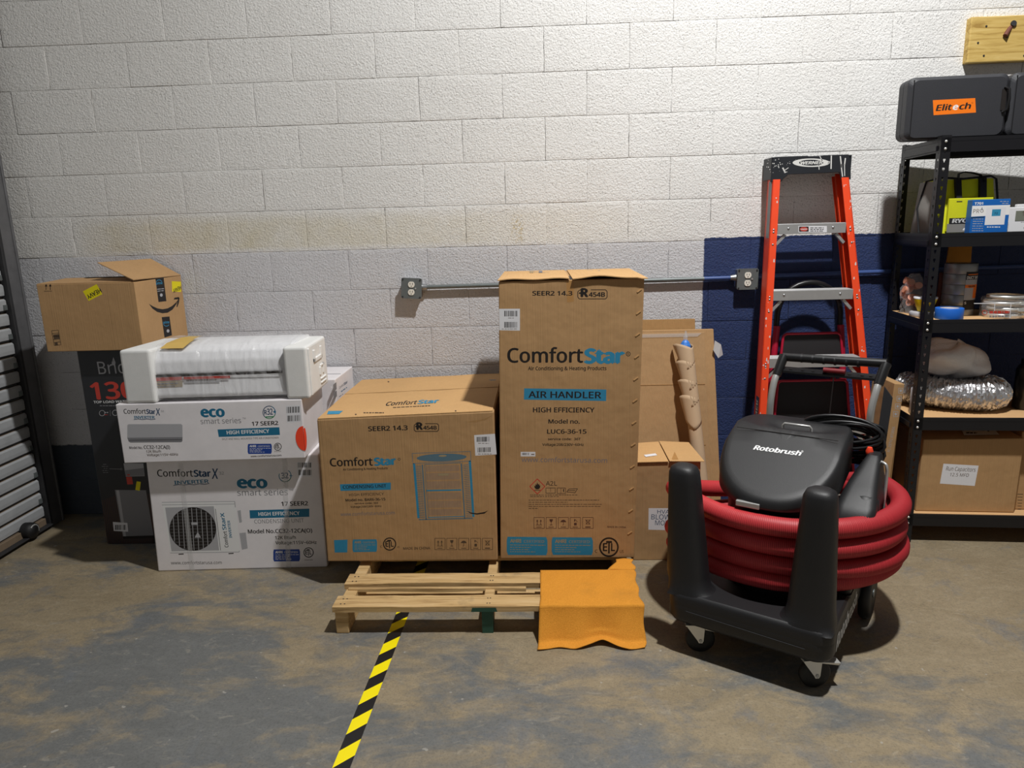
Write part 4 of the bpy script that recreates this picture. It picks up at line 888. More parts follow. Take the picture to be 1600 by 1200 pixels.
hc = thing('flattened_cartons', (.65, -.2, 0), 'flattened brown cartons leaning on the wall behind the paper tube', 'cardboard')
def lean(name, x0, x1, zt, yb, yt, mat, th=.006, par=hc, dx=0.0):
    m = MB(); m.hexa([(x0, yb, 0), (x1, yb, 0), (x1, yb+th, 0), (x0, yb+th, 0), (x0+dx, yt, zt), (x1+dx, yt, zt), (x1+dx, yt+th, zt), (x0+dx, yt+th, zt)], mat); return build(name, m, par, .001, 1)
lean('sheet', .43, .80, 1.035, -.20, -.035, 'kraft_dark', dx=-.02)
s1 = lean('sheet', .40, .895, .985, -.27, -.075, 'kraft', .02, dx=-.03)
lean('sheet', .42, .845, .975, -.285, -.10, 'kraft_pinkish', .006, dx=-.03)
m = MB()
for z in (.72, .42):
    y = -.285+.185*z/.975-.0012; m.box(.40, .815, y-.0006, y+.004, z-.0015, z+.0015, 'kraft_dark')
build('crease', m, hc)
def leanp(x, z, o=.002): return V((x, -.285+.185*z/.975-o, z))
for (q, mat, nm) in (([(.405, .955), (.78, .955), (.80, .972), (.41, .972)], 'clear_tape', 'torn_tape'), ([(.735, .78), (.752, .785), (.742, .66)], 'paper', 'torn_paper')):
    m = MB(); m.quad([leanp(x, z, .004) for x, z in q], mat); build(nm, m, hc)
m = MB(); a = ony(1117, 532, -.12); m.add([a, a+V((.03, -.005, -.02)), a+V((.045, .01, -.075)), a+V((.02, 0, -.09)), a+V((-.005, .004, -.05))], [(0, 1, 2, 3, 4)], 'shrink_film'); build('tape_end', m, hc, label='loose flap of white tape')
# paper tube with spiral tears
tube = thing('paper_tube', (.77, -.40, 0), 'torn brown paper tube leaning on the flattened cartons, blue film at its top', 'tube')
A0 = V((.79, -.42, 0)); A1 = ony(1071, 536, -.175); ax = (A1-A0).normalized(); rad = .031
a_ = ax.cross(V((0, 1, 0))).normalized(); b_2 = a_.cross(ax).normalized()
if a_.x < 0: a_ = -a_
if b_2.y > 0: b_2 = -b_2
L_ = (A1-A0).length
def tpt(l, th, r): return tuple(A0+ax*l+a_*(r*math.cos(th))+b_2*(r*math.sin(th)))    # th: 0 right, 90 front, 180 left
m = MB(); m.loft([[tpt(L_*t, 2*math.pi*k/24, rad*(1 if t < .6 else .9)) for k in range(24)] for t in (0, .2, .4, .58, .62, .8, .97)], 'paper_roll', cap=False)
o = build('tube_wall', m, tube); so = o.modifiers.new('t', 'SOLIDIFY'); so.thickness = .002
rr = random.Random(8)
for k, (l0, l1) in enumerate(((.905, 1.005), (.80, .925), (.715, .83), (.60, .75))):
    m = MB(); vs = []; NU, NV = 14, 8      # a torn turn of paper: tight on the right, curling off on the left
    for j in range(NV+1):
        v = j/NV
        for i in range(NU+1):
            u = i/NU; th = math.radians(-40+u*265); lf = max(0, (u-.62)/.38)
            lower = L_*l0+.045*max(0, 1-abs(u-.45)/.4)*0; upper = L_*l1
            lo = lower-.055*max(0, .8-abs(u-.55)*2.2)+.030*lf; hi = upper-.035*max(0, 1-abs(u-.35)/.45)-.02*lf*(1 if k else .3)
            l = lo+(hi-lo)*v
            r_ = rad+.0025+.034*lf**1.3*(.35+.65*v)*(1.15 if k == 0 else 1)
            vs.append(tpt(l, th, r_))
    fs = [(j*(NU+1)+i, j*(NU+1)+i+1, (j+1)*(NU+1)+i+1, (j+1)*(NU+1)+i) for j in range(NV) for i in range(NU)]
    m.add(vs, fs, 'paper_roll', True); o = build('torn_turn', m, tube); so = o.modifiers.new('t', 'SOLIDIFY'); so.thickness = .0016
m = MB(); vs = []
m.lathe([(.030, -.05), (.026, -.01), (.018, .006), (.008, .016)], 'blue_film', A1, 9, smooth=False); build('blue_film', m, tube, label='scrunched blue film stuffed in the tube end')
m = MB(); m.lathe([(.010, .01), (.012, .03), (.004, .06)], 'clear_tape', A1, 7, smooth=False); build('film_tip', m, tube)
# ================================================================== red step stool behind the ladder
st = thing('step_stool', (1.32, -.12, 0), 'folded red step stool with black treads standing behind the orange ladder', 'stool')
def SY(z): return -.09-.13*(1.2-z)
def SX(l, z): return (1.165-.10*(1-z)*.9) if l == 0 else (1.475+.10*(1-z)*.6)
for l, nm in ((0, 'side_rail'), (1, 'side_rail')):
    m = MB(); m.tube([(SX(l, z), SY(z), z) for z in (0.01, .3, .6, .9, 1.0)], .016, 'red_steel', 10); build(nm, m, st)
    m = MB(); s_ = .03 if l == 0 else -.03; m.tube([(SX(l, z)+s_, SY(z)+.045, z) for z in (0.01, .3, .6, .85)], .012, 'red_steel', 10); build('rear_leg', m, st)
m = MB(); pts = []
for i in range(17):
    t = math.pi*(1-i/16); pts.append((1.32+.155*math.cos(t)*(1 if True else 1), SY(1.08), 1.0+.21*math.sin(t)**.7 if math.sin(t) > 0 else 1.0))
m.tube(pts, .014, 'black_plastic_smooth', 10); build('handle_shadow_arch', m, st, label='black arched top handle, mostly dark shadow given solid shape')  # handle arch: mostly dark shadow, modelled as a black tube
for k, (z0, z1, xa_, xb_) in enumerate(((.84, .965, 1.19, 1.465), (.53, .735, 1.165, 1.50), (.18, .40, 1.14, 1.53))):
    t = MB(); y0 = SY(z0)-.025; y1 = SY(z1)-.025; o = rrect(xa_, xb_, z0, z1, .02, 4)
    def mp_(x, z, off): return (x+(x-1.33)*(.10*(z1-z)/(z1-z0)), SY(z)-.022+off, z)
    n = len(o); vs = [mp_(x, z, 0) for x, z in o]+[mp_(x, z, .02) for x, z in o]
    t.add(vs, [(i, (i+1) % n, n+(i+1) % n, n+i) for i in range(n)]+[tuple(range(n)), tuple(reversed(range(n, 2*n)))], 'tread_black'); tr = build('tread', t, st)
    t = MB(); t.tube([mp_(x, z, -.003) for x, z in o], .0065, 'red_steel', 8, closed=True); build('tread_rim', t, tr, label='red rim round the black tread')
# ================================================================== orange stepladder leaning on the wall
lad = thing('stepladder', (1.29, -.40, 0), 'orange fibreglass stepladder with aluminium steps and black top, leaning on the wall', 'ladder')
def LYf(z): return -.132-.197*(1.745-z)
def lx(l, z): return (1.100-.0700*(1.672-z)) if l == 0 else (1.455+.0925*(1.672-z))
def rail(name, l, y_off, depth, fl, mat, ztop=1.72, inset=0.0, zbot=0.02, web=.004):
    """C-channel: a web on the outer side and two flanges turned inwards"""
    s_ = 1 if l == 0 else -1; m = MB()
    for (ua, ub, va, vb) in ((0, web, 0, depth), (0, fl, 0, web), (0, fl, depth-web, depth)):
        c = []
        for z in (zbot, ztop):
            x = lx(l, z)+s_*inset; y = LYf(z)+y_off
            q = [(x+s_*ua, y+va, z), (x+s_*ub, y+va, z), (x+s_*ub, y+vb, z), (x+s_*ua, y+vb, z)]
            if s_ < 0: q = [q[1], q[0], q[3], q[2]]
            c += q
        m.hexa(c, mat)
    return build(name, m, lad)
for l in (0, 1):
    r = rail('front_rail', l, 0, .072, .034, 'orange_fibreglass')
    s_ = 1 if l == 0 else -1
    m = MB()
    for z in (1.468, 1.456, 1.40, 1.158, 1.146, 1.09, .848, .836, .78, .53, .52):
        x = lx(l, z)+s_*.017; y = LYf(z); m.lathe([(.0052, 0), (.0045, .002), (.001, .003)], 'galvanised', (0, 0, 0), 8, M=Matrix.Translation((x, y, z)) @ Matrix.Rotation(math.radians(90), 4, 'X'))
    build('rivets', m, r, kind='stuff')
    m = MB(); rr = random.Random(4+l)
    for k in range(22):
        z = rr.uniform(.5, 1.68); u = rr.uniform(.004, .03); x = lx(l, z)+s_*u; y = LYf(z)-.0009; w_ = rr.uniform(.001, .0045); h_ = rr.uniform(.002, .014)*(1.8 if rr.random() > .8 else 1)
        m.add([(x-w_, y, z), (x, y+.0, z-h_*.5), (x+w_*.8, y, z-h_*.1), (x+w_*.4, y, z+h_*.6), (x-w_*.6, y, z+h_*.5)], [(0, 1, 2, 3, 4)], 'paint_white')
    build('paint_specks', m, r, kind='stuff')
    rail('rear_rail', l, .078, .036, .024, 'orange_fibreglass', 1.71, .010)
m = MB(); xq = lambda z: lx(0, z)-.0009
m.hexa([(xq(1.43)-.002, LYf(1.43)+.010, 1.43), (xq(1.43), LYf(1.43)+.010, 1.43), (xq(1.43), LYf(1.43)+.046, 1.43), (xq(1.43)-.002, LYf(1.43)+.046, 1.43), (xq(1.69)-.002, LYf(1.69)+.010, 1.69), (xq(1.69), LYf(1.69)+.010, 1.69), (xq(1.69), LYf(1.69)+.046, 1.69), (xq(1.69)-.002, LYf(1.69)+.046, 1.69)], 'cover_steel'); build('side_plate', m, lad, label='grey plate on the outer side of the left rail')
m = MB()
x_ = lambda z: lx(0, z)-.0008
q = [(x_(.48), LYf(.48)+.014, .48), (x_(.48), LYf(.48)+.058, .48), (x_(.69), LYf(.69)+.058, .69), (x_(.69), LYf(.69)+.014, .69)]
m.quad(q, 'ink_navy'); q2 = [(x_(.49)-.0006, LYf(.49)+.02, .49), (x_(.49)-.0006, LYf(.49)+.052, .49), (x_(.68)-.0006, LYf(.68)+.052, .68), (x_(.68)-.0006, LYf(.68)+.02, .68)]
build('maker_label', m, lad, label='navy side label with white lettering')
vs, fs, tx0, tx1, ty1 = textmesh('WERNER', .02)
m = MB(); m.add([(x_(.495+.18*(x-tx0)/(tx1-tx0))-.001, LYf(.495+.18*(x-tx0)/(tx1-tx0))+.05-.026*yv/ty1, .495+.18*(x-tx0)/(tx1-tx0)) for x, yv in vs], fs, 'paint_white'); build('label_lettering', m, lad, kind='stuff')
for k, z in enumerate((1.492, 1.186, .874, .560, .262)):
    y = LYf(z); xa_, xb_ = lx(0, z)+.034, lx(1, z)-.034
    if k: xa_, xb_ = xa_-.002, xb_+.002
    s_ = MB(); zt = z
    s_.box(xa_, xb_, y-.003, y+.078, zt-.004, zt, 'aluminium'); s_.box(xa_, xb_, y-.004, y, zt-.046, zt, 'aluminium'); s_.box(xa_, xb_, y+.074, y+.078, zt-.03, zt, 'aluminium')
    for j in range(5): s_.box(xa_, xb_, y+.006+j*.015, y+.009+j*.015, zt, zt+.0016, 'aluminium')
    so = build('step', s_, lad, .001, 1)
    for side in (0, 1):
        m = MB(); sx = 1 if side == 0 else -1; x0 = (xa_ if side == 0 else xb_); 
        a = V((x0+sx*.036, y+.004, z-.044)); b = V((x0-sx*.004, y+.004-.0, z-.088)); w_ = V((0, .018, 0)); n_ = V((sx*.009, 0, -.009))
        m.hexa([b, b+n_, b+n_+w_, b+w_, a, a+n_, a+n_+w_, a+w_], 'aluminium'); build('brace', m, so)
    m = MB()
    for x in (xa_+.05, xb_-.06): m.lathe([(.006, 0), (.005, .0025), (.001, .0035)], 'galvanised', n=8, M=Matrix.Translation((x, y-.004, z-.02)) @ Matrix.Rotation(math.radians(90), 4, 'X'))
    build('rivets', m, so, kind='stuff')
    if k == 0:
        p = Print((0, y-.004, 0), (0, -1, 0)); p.rect(1247.5, 353, 1292, 363, 'paper').rect(1248.5, 354, 1263.5, 362, 'ink_black', .001).ell((1256, 358), 6.2, 3.4, 'ink_red', .0013).text('DANGER', (1251, 359.4), (1261, 359.2), 2.4, 'ink_white', .01, h=.0017)
        for yy in (356, 358.5, 361): p.fine(1266, yy, 1287, 'ink_black', 1.2)
        lb = p.done('warning_label', so, label='white warning label with a red oval'); lb['kind'] = 'stuff'
    m = MB(); m.box(lx(0, z)+.03, lx(1, z)-.03, y+.098, y+.104, z-.03, z, 'cover_steel')
    if k in (0, 1, 3): build('rear_brace', m, lad)
# top cap
zc0, zc1 = 1.735, 1.803; m = MB(); yf = LYf(1.76)-.012; xl, xr = lx(0, 1.76)-.012, lx(1, 1.76)+.012
o = [(xl-.004, 1.688), (xl+.048, 1.688), (xl+.055, 1.70), (xl+.078, 1.7195), (xr-.078, 1.722), (xr-.05, 1.722), (xr-.042, 1.692), (xr+.004, 1.69), (xr-.004, 1.78), (xr-.014, zc1-.001), (1.33, zc1-.001), (1.30, zc1-.0045), (1.262, zc1-.0045), (1.255, zc1-.001), (xl+.012, zc1-.002), (xl+.002, 1.785)]
n = len(o); vs = [(x, yf, z) for x, z in o]+[(x, yf+.006, z) for x, z in o]
m.add(vs, [((i+1) % n, i, n+i, n+(i+1) % n) for i in range(n)]+[tuple(range(n)), tuple(reversed(range(n, 2*n)))], 'cap_black')
m.box(xl, xr, yf+.003, yf+.125, zc1-.010, zc1-.003, 'cap_black'); m.box(xl-.002, xl+.004, yf+.003, yf+.125, 1.70, zc1-.003, 'cap_black'); m.box(xr-.004, xr+.002, yf+.003, yf+.125, 1.70, zc1-.003, 'cap_black'); m.box(xl, xr, yf+.12, yf+.125, 1.735, zc1-.003, 'cap_black')
cp = build('top_cap', m, lad, .002, 1)
p = Print((0, yf, 0), (0, -1, 0))
p.ell((1267.5, 254.2), 29, 6.6, 'paint_white', n=36).ell((1267.5, 254.2), 19, 4.7, 'cap_black', .0011, 30)
p.text('WERNER', (1250.5, 257), (1285.5, 256), 4.8, 'paint_white', .03, .2, .0016); lb = p.done('oval_emblem', cp, label='white oval emblem reading WERNER')
p = Print((0, yf, 0), (0, -1, 0))
rr = random.Random(11)
for k in range(46):
    cx, cy = rr.choice(((1207, 262), (1222, 262), (1235, 252), (1207, 252))); cx += rr.uniform(-9, 12); cy += rr.uniform(-9, 8); r_ = rr.uniform(.3, .9)
    if cy < 248: continue
    p.ell((cx, cy), r_, r_*rr.uniform(.6, 1.6), 'paint_white', n=6)
for a, b, w_ in (((1223, 262), (1227, 270), 2.2), ((1226, 266), (1232, 262), .9), ((1299, 243), (1298.5, 264), 1.8), ((1313, 244), (1315, 262), 1.8), ((1314, 256), (1316.5, 276), 1.6), ((1321, 247), (1319.5, 258), 1.8), ((1319.5, 256), (1319.8, 275), 1.2), ((1279.5, 258), (1279.8, 265), 1.2), ((1281, 244), (1285, 252), 1.2), ((1294, 256), (1296, 252), 2)): p.line(a, b, w_, 'paint_white')
p.done('paint_splatter', cp)['kind'] = 'stuff'

# ================================================================== boltless shelving
SXL, SXR, SYF, SYB = 1.697, 2.93, -.45, -.05
_before = set(bpy.data.objects)
sh = thing('shelving_unit', (2.3, -.24, 0), 'black boltless steel shelving unit with wooden shelves at the right edge', 'shelf')
pm = MB(); ZT = 1.842
def post(x, y, sx, sy):
    m = MB(); wd = .04
    for axis in (0, 1):
        def bx3(u0, u1, z0, z1):
            if axis == 0: xa_, xb_ = sorted((x+sx*u0, x+sx*u1)); ya_, yb_ = sorted((y, y+sy*.002))
            else: xa_, xb_ = sorted((x, x+sx*.002)); ya_, yb_ = sorted((y+sy*u0, y+sy*u1))
            m.box(xa_, xb_, ya_, yb_, z0, z1, 'black_steel')
        bx3(0, .014, 0, ZT); bx3(.024, wd, 0, ZT); z = .0
        k = 0
        while z < ZT:
            a = z; b = min(z+.0225, ZT); bx3(.014, .024, a, b); z += .038
            bx3(.014, .0165, b, min(b+.007, ZT)); bx3(.0215, .024, b, min(b+.007, ZT))
    return build('post', m, sh)
for x, sx in ((SXL, 1), (SXR, -1)):
    for y, sy in ((SYF, 1), (SYB, -1)): post(x, y, sx, sy)
levels = [1.832, 1.437, 1.062, .612, .142]
for k, z in enumerate(levels):
    for (y, sy) in ((SYF, 1), (SYB, -1)):
        m = MB(); o = [(0, -.058), (.004, -.058), (.008, -.048), (.008, -.03), (.003, -.024), (.003, -.006), (.012, -.001), (.012, .0), (0, .0)]
        for i in range(len(o)):
            a, b = o[i], o[(i+1) % len(o)]
            m.quad([(SXL+.004, y+sy*(a[0]-.004*0), z+a[1]), (SXR-.004, y+sy*a[0], z+a[1]), (SXR-.004, y+sy*b[0], z+b[1]), (SXL+.004, y+sy*b[0], z+b[1])], 'black_steel')
        m.box(SXL+.002, SXR-.002, min(y, y+sy*.022), max(y, y+sy*.022), z-.0165, z-.0145, 'black_steel'); build('long_beam', m, sh)
    for x, sx in ((SXL, 1), (SXR, -1)):
        m = MB(); m.box(min(x, x+sx*.003), max(x, x+sx*.003), SYF+.004, SYB-.004, z-.058, z, 'black_steel'); m.box(min(x, x-sx*.006), max(x, x-sx*.006), SYF+.03, SYB-.03, z-.05, z-.03, 'black_steel'); m.box(min(x, x+sx*.02), max(x, x+sx*.02), SYF+.01, SYB-.01, z-.0165, z-.0145, 'black_steel'); build('side_beam', m, sh)
    m = MB(); m.box(SXL+.004, SXR-.004, SYF+.013, SYB-.013, z-.0142, z-.004, 'particle_board' if k > 1 else 'black_steel'); build('shelf_board', m, sh)
    for zz_ in (z-.015, z-.045):
        m = MB(); m.lathe([(.006, 0), (.0045, .003), (.001, .0035)], 'chrome', n=8, M=Matrix.Translation((SXL+.019, SYF, zz_)) @ Matrix.Rotation(math.radians(90), 4, 'X'))
        if k < 5: build('rivet', m, sh)
def ZS(k): return levels[k]-.0038
# hard cases on the top shelf
def hardcase(x0, x1, label, with_label):
    y0, y1, z0, z1 = -.40, -.285, 1.8335, 2.085
    t = thing('equipment_case', ((x0+x1)/2, (y0+y1)/2, z0), label, 'case', None)
    m = MB(); R = Matrix.Rotation(math.radians(90), 4, 'X')
    o = rrect(x0+.006, x1-.0, z0, z1, .028, 5)
    for (ya, yb, nm, ins) in ((y0, y0+.055, 'front_shell', 0), (y0+.059, y1, 'back_shell', 0)):
        m = MB(); rings = []
        for yy, e in ((ya, .014 if ya == y0 else 0), (ya+.012, .0), (yb-.012, .0), (yb, 0.014 if yb == y1 else 0)):
            q = rrect(x0+e, x1-e, z0+(e*.5), z1-e, .028, 5); rings.append([(a, yy, b) for a, b in reversed(q)])
        m.loft(rings, 'case_plastic', smooth=False); build(nm, m, t, .002, 1)
    m = MB(); m.box(x0+.01, x1-.01, y0+.05, y0+.064, z0+.004, z1-.006, 'black_plastic_smooth'); build('seam_gasket', m, t)
    m = MB(); xh = x1-.004; zc_ = (z0+z1)/2+.02
    m.tube([(xh-.018, y0-.002, zc_-.05), (xh-.004, y0-.010, zc_-.04), (xh-.001, y0-.012, zc_), (xh-.004, y0-.010, zc_+.04), (xh-.018, y0-.002, zc_+.05)], .006, 'black_plastic_smooth', 8); build('carry_handle', m, t)
    m = MB(); m.box(x1-.03, x1-.012, y0-.0025, y0+.004, zc_-.042, zc_+.042, 'ink_black'); build('handle_recess', m, t)
    for xx in (x0+.02,):
        m = MB(); m.box(xx-.0015, xx+.0015, y0-.0015, y0+.004, z0+.02, z1-.012, 'black_plastic_smooth'); build('edge_line', m, t)
    return t, y0
t, y0 = hardcase(1.568, 1.968, 'black hard plastic case with an orange name label on the top shelf', True)
p = Print((0, y0, 0), (0, -1, 0)); p.poly([(1456.5, 156.5), (1520, 154), (1521, 176.5), (1457.5, 180)], 'label_orange')
p.text('Elit', (1460.5, 173.4), (1485.5, 171.9), 10, 'ink_black', .025, .15).text('e', (1486, 171.9), (1494.5, 171.4), 7.5, 'ink_white', .03, .15).text('ch', (1495.5, 171.4), (1513.5, 170.4), 10, 'ink_black', .025, .15).ring((1515.7, 161.5), 1.2, 1.2, .4, 'ink_black')
p.done('name_label', t, label='orange label reading Elitech')['kind'] = 'stuff'
t, y0 = hardcase(1.972, 2.372, 'second black hard plastic case cut off by the right edge, beside the labelled case', False)

# tool bag
tb = thing('tool_bag', (1.82, -.24, ZS(1)), 'lime and grey fabric tool bag with black straps on the second shelf', 'bag')
zb = ZS(1)+.001
def bagring(z, e, yo): return z
m = MB(); rings = []
x0, x1 = 1.758, 2.000
for i in range(13):
    u = i/12; z = zb+.232*u; t_ = (1-u); w0 = .020*math.sin(u*3)+0; yf_ = -.345+.03*u; yb_ = -.15
    e = .012*math.sin(u*9)*.3
    q = rrect(x0-.012*(1-u)+e*0, x1+.006*math.sin(u*5), yf_-.006*math.sin(u*math.pi), yb_, .02, 3); rings.append([(a, b, z) for a, b in q])
m.loft(rings, 'lime_fabric'); bodyb = build('bag_body', m, tb)
m = MB()   # grey end panel
DX = V((x0, -.010, zb)); q_ = lambda x, y, z: DX+V((x, y, z*1.08))
m.add([q_(-.045, -.27, 0), q_(-.004, -.345, 0), q_(.000, -.318, .207), q_(-.024, -.25, .212), q_(-.035, -.15, 0), q_(-.012, -.15, .21), q_(-.024, -.31, .10), q_(-.052, -.24, .11)], [(0, 1, 6, 7), (7, 6, 2, 3), (4, 0, 7), (4, 7, 3, 5), (1, 0, 4)], 'grey_fabric', True)
build('end_panel', m, tb, label='grey fabric end panel')
m = MB(); m.tube([q_(-.047, -.27, .004), q_(-.052, -.245, .1), q_(-.026, -.25, .213), q_(.02, -.30, .224), q_(.1, -.31, .216), q_(.215, -.31, .224), q_(.237, -.31, .212), q_(.245, -.335, .1), q_(.245, -.34, .005)], .0045, 'black_fabric', 8); build('piping', m, tb)
m = MB(); m.tube([q_(-.001, -.348, .004), q_(-.014, -.336, .1), q_(.001, -.32, .21)], .0035, 'black_fabric', 8); build('piping', m, tb)
for (a, b, zl) in ((.065, .088, .17), (.165, .192, .13)):
    m = MB(); m.hexa([q_(a, -.352, zl-.045), q_(b, -.352, zl-.045), q_(b, -.338, zl-.045), q_(a, -.338, zl-.045), q_(a, -.322, .218), q_(b, -.322, .218), q_(b, -.30, .218), q_(a, -.30, .218)], 'black_fabric'); build('webbing', m, tb)
m = MB(); pts = [q_(.075, -.32, .212), q_(.085, -.30, .235), q_(.115, -.28, .243), q_(.145, -.29, .238), q_(.172, -.305, .228), q_(.18, -.325, .2)]
for i in range(len(pts)-1):
    a, b = V(pts[i]), V(pts[i+1]); m.hexa([a+V((0, -.012, 0)), b+V((0, -.012, 0)), b+V((0, .012, 0)), a+V((0, .012, 0)), a+V((0, -.012, .004)), b+V((0, -.012, .004)), b+V((0, .012, .004)), a+V((0, .012, .004))], 'black_fabric')
build('handle', m, tb)
m = MB(); m.box(x0+.035, x0+.215, -.361, -.345, zb+.008, zb+.15, 'lime_fabric'); pk = build('front_pocket', m, tb, .002, 1)
m = MB(); m.box(x0+.035, x0+.15, -.364, -.361, zb+.004, zb+.042, 'grey_fabric'); build('pocket_patch', m, pk)
m = MB(); m.box(x0+.042, x0+.2, -.365, -.361, zb+.042, zb+.066, 'black_fabric'); build('name_band', m, pk)
vs, fs, tx0, tx1, ty1 = textmesh('RYOBI', .035, .1)
m = MB(); m.add([(x0+.052+.105*(x-tx0)/(tx1-tx0), -.3665, zb+.046+.017*yv/ty1) for x, yv in vs], fs, 'ink_white'); build('name_lettering', m, pk, kind='stuff')
m = MB(); m.quad([(x0+.10, -.3645, zb+.012), (x0+.118, -.3645, zb+.010), (x0+.124, -.3645, zb+.026), (x0+.104, -.3645, zb+.022)], 'ink_white'); build('white_mark', m, pk)

# thermostat carton and thermostat
yT = -.418; q = [ony(1513, 357.5, yT), ony(1566, 357, yT), ony(1566, 308.6, yT), ony(1518, 309.6, yT)]
zb = ZS(1)+.0005; x0, x1 = 1.862, 2.014; zt = 1.575
oT, _ = carton('thermostat_carton', bx(x0, x1, yT, zb, zt), (0, .045, 0), 'box_blue', 'small blue and white thermostat carton standing in front of the tool bag', bevel=.0015)
p = Print((0, yT, 0), (0, -1, 0)); A_ = onplane
def W2(u, v):   # face fraction to photo pixel
    P_ = V((x0+(x1-x0)*u, yT, zb+(zt-zb)*v)); d = P_-CAM; D = d.dot(FWD); return (800+F_PX*d.dot(RGT)/D, 600-F_PX*d.dot(UPV)/D)
p.poly([W2(0, .5), W2(1, .53), W2(1, .82), W2(0, .82)], 'ink_white').text('T701', W2(.05, .85), W2(.28, .85), 4, 'ink_white', .03).fine(*W2(.72, .93), W2(.95, .93)[0], 'ink_lightgrey', 1).fine(*W2(.78, .87), W2(.95, .87)[0], 'ink_lightgrey', 1)
p.text('PR', W2(.04, .6), W2(.2, .6), 6.4, 'ink_soft', 0, h=.0012).ring(W2(.265, .67), 2.7, 2.9, .7, 'ink_soft', .0012).line(W2(.265, .67), W2(.265, .77), .8, 'ink_navy', .0014)
p.poly([W2(.38, .24), W2(.9, .24), W2(.9, .76), W2(.38, .76)], 'paper', .0012).poly([W2(.54, .5), W2(.77, .5), W2(.77, .7), W2(.54, .7)], 'ink_blue', .0016).text('72', W2(.6, .55), W2(.7, .55), 3.2, 'ink_navy', .02, h=.002)
for i in range(6): p.fine(*W2(.06, .43-i*.07), W2(.33, .4)[0], 'ink_lightgrey', .9)
p.fine(*W2(.45, .18), W2(.8, .18)[0], 'ink_white', 1.4).poly([W2(0, .44), W2(.36, .46), W2(.36, .5), W2(0, .49)], 'ink_navy', .0011)
p.done('printed_graphics', oT)['kind'] = 'stuff'
th = thing('thermostat', (2.11, -.35, zb), 'white wall thermostat with grey screen at the right edge of the second shelf', 'thermostat')
m = MB(); m.box(2.034, 2.19, -.365, -.335, zb, zb+.106, 'thermo_white'); m.box(2.075, 2.19, -.36, -.336, zb+.106, zb+.118, 'thermo_white'); b_t = build('housing', m, th, .003, 2)
m = MB(); m.box(2.068, 2.17, -.3665, -.364, zb+.048, zb+.09, 'lcd'); build('screen', m, th, label='grey liquid crystal screen')
p = Print((0, -.3668, 0), (0, -1, 0)); p.text('15', (1587.5, 337.5), (1596, 337), 7, 'ink_soft', 0); p.fine(1586, 346, 1600, 'ink_lightgrey', .8).fine(1590, 355.6, 1600, 'ink_soft', 1.2); p.done('screen_digits', th)['kind'] = 'stuff'
m = MB(); m.box(2.04, 2.12, -.20, -.12, zb, zb+.125, 'black_plastic_smooth'); bb = build('black_box', m, None, .004, label='small black box behind the thermostat carton', cat='box')

# third shelf
zb = ZS(2)+.0008
def lay(): pass
dt = thing('duct_tape_pack', (1.885, -.30, zb), 'stack of silver duct tape rolls with a black and orange wrapper on the third shelf', 'tape')
for k in range(5):
    m = MB(); m.lathe([(.030, .001), (.066, .0), (.0675, .002), (.0675, .045), (.066, .047), (.030, .046)], 'silver_tape', (1.930, -.235, zb+k*.0475), 32, cap=False); m.lathe([(.0298, .046), (.0298, .001)], 'kraft_dark', (1.930, -.235, zb+k*.0475), 24, cap=False); build('tape_roll', m, dt)
m = MB(); n_ = 12; R_ = .0685
def arcq(a0, a1, z0, z1, mat, r=R_, mm=None):
    for i in range(n_):
        a = math.radians(a0+(a1-a0)*i/n_); b = math.radians(a0+(a1-a0)*(i+1)/n_); c = (1.930, -.235)
        mm.quad([(c[0]+r*math.cos(a), c[1]+r*math.sin(a), zb+z0), (c[0]+r*math.cos(b), c[1]+r*math.sin(b), zb+z0), (c[0]+r*math.cos(b), c[1]+r*math.sin(b), zb+z1), (c[0]+r*math.cos(a), c[1]+r*math.sin(a), zb+z1)], mat)
arcq(-95, -30, .028, .20, 'ink_lightgrey', R_, m); arcq(-95, -30, .028, .072, 'ink_black', R_+.0004, m); arcq(-95, -30, .165, .20, 'ink_black', R_+.0004, m); arcq(-95, -30, .128, .142, 'label_orange', R_+.0004, m); arcq(-60, -30, .08, .128, 'label_orange', R_+.0004, m); arcq(-88, -30, .186, .190, 'label_orange', R_+.0006, m); build('wrapper', m, dt, label='black, orange and grey paper wrapper')
def cyltext(s, a0, a1, z, h, mat, mm, bold=.02):
    vs, fs, tx0, tx1, ty1 = textmesh(s, bold); mm.add([(1.930+(R_+.0012)*math.cos(math.radians(a0+(a1-a0)*(x-tx0)/(tx1-tx0))), -.235+(R_+.0012)*math.sin(math.radians(a0+(a1-a0)*(x-tx0)/(tx1-tx0))), zb+z+h*yv/ty1) for x, yv in vs], fs, mat)
m = MB(); cyltext('DUCT TAPE', -92, -36, .168, .013, 'ink_white', m, .03); cyltext('SILVER', -84, -52, .131, .007, 'ink_black', m); cyltext('5', -92, -85, .054, .011, 'ink_white', m, .03); build('wrapper_lettering', m, dt, kind='stuff')
bt = thing('blue_tape_roll', (1.832, -.380, zb), 'blue painter tape roll lying at the front of the third shelf', 'tape')
m = MB(); m.lathe([(.040, .0), (.056, .0), (.057, .002), (.057, .046), (.056, .048), (.040, .048)], 'blue_tape', (1.832, -.380, zb), 36, cap=False); build('tape_body', m, bt); m = MB(); m.lathe([(.0398, .047), (.0398, .001)], 'paper', (1.832, -.380, zb), 24, cap=False); build('core', m, bt)
ev = thing('padded_mailer', (1.93, -.16, zb), 'orange brown padded mailer standing behind the duct tape rolls', 'envelope')
m = MB(); m.hexa([(1.90, -.155, zb), (2.02, -.155, zb), (2.02, -.135, zb), (1.90, -.135, zb), (1.935, -.085, zb+.335), (2.04, -.085, zb+.345), (2.04, -.077, zb+.345), (1.935, -.077, zb+.335)], 'mailer'); build('envelope_body', m, ev, .006, 2)
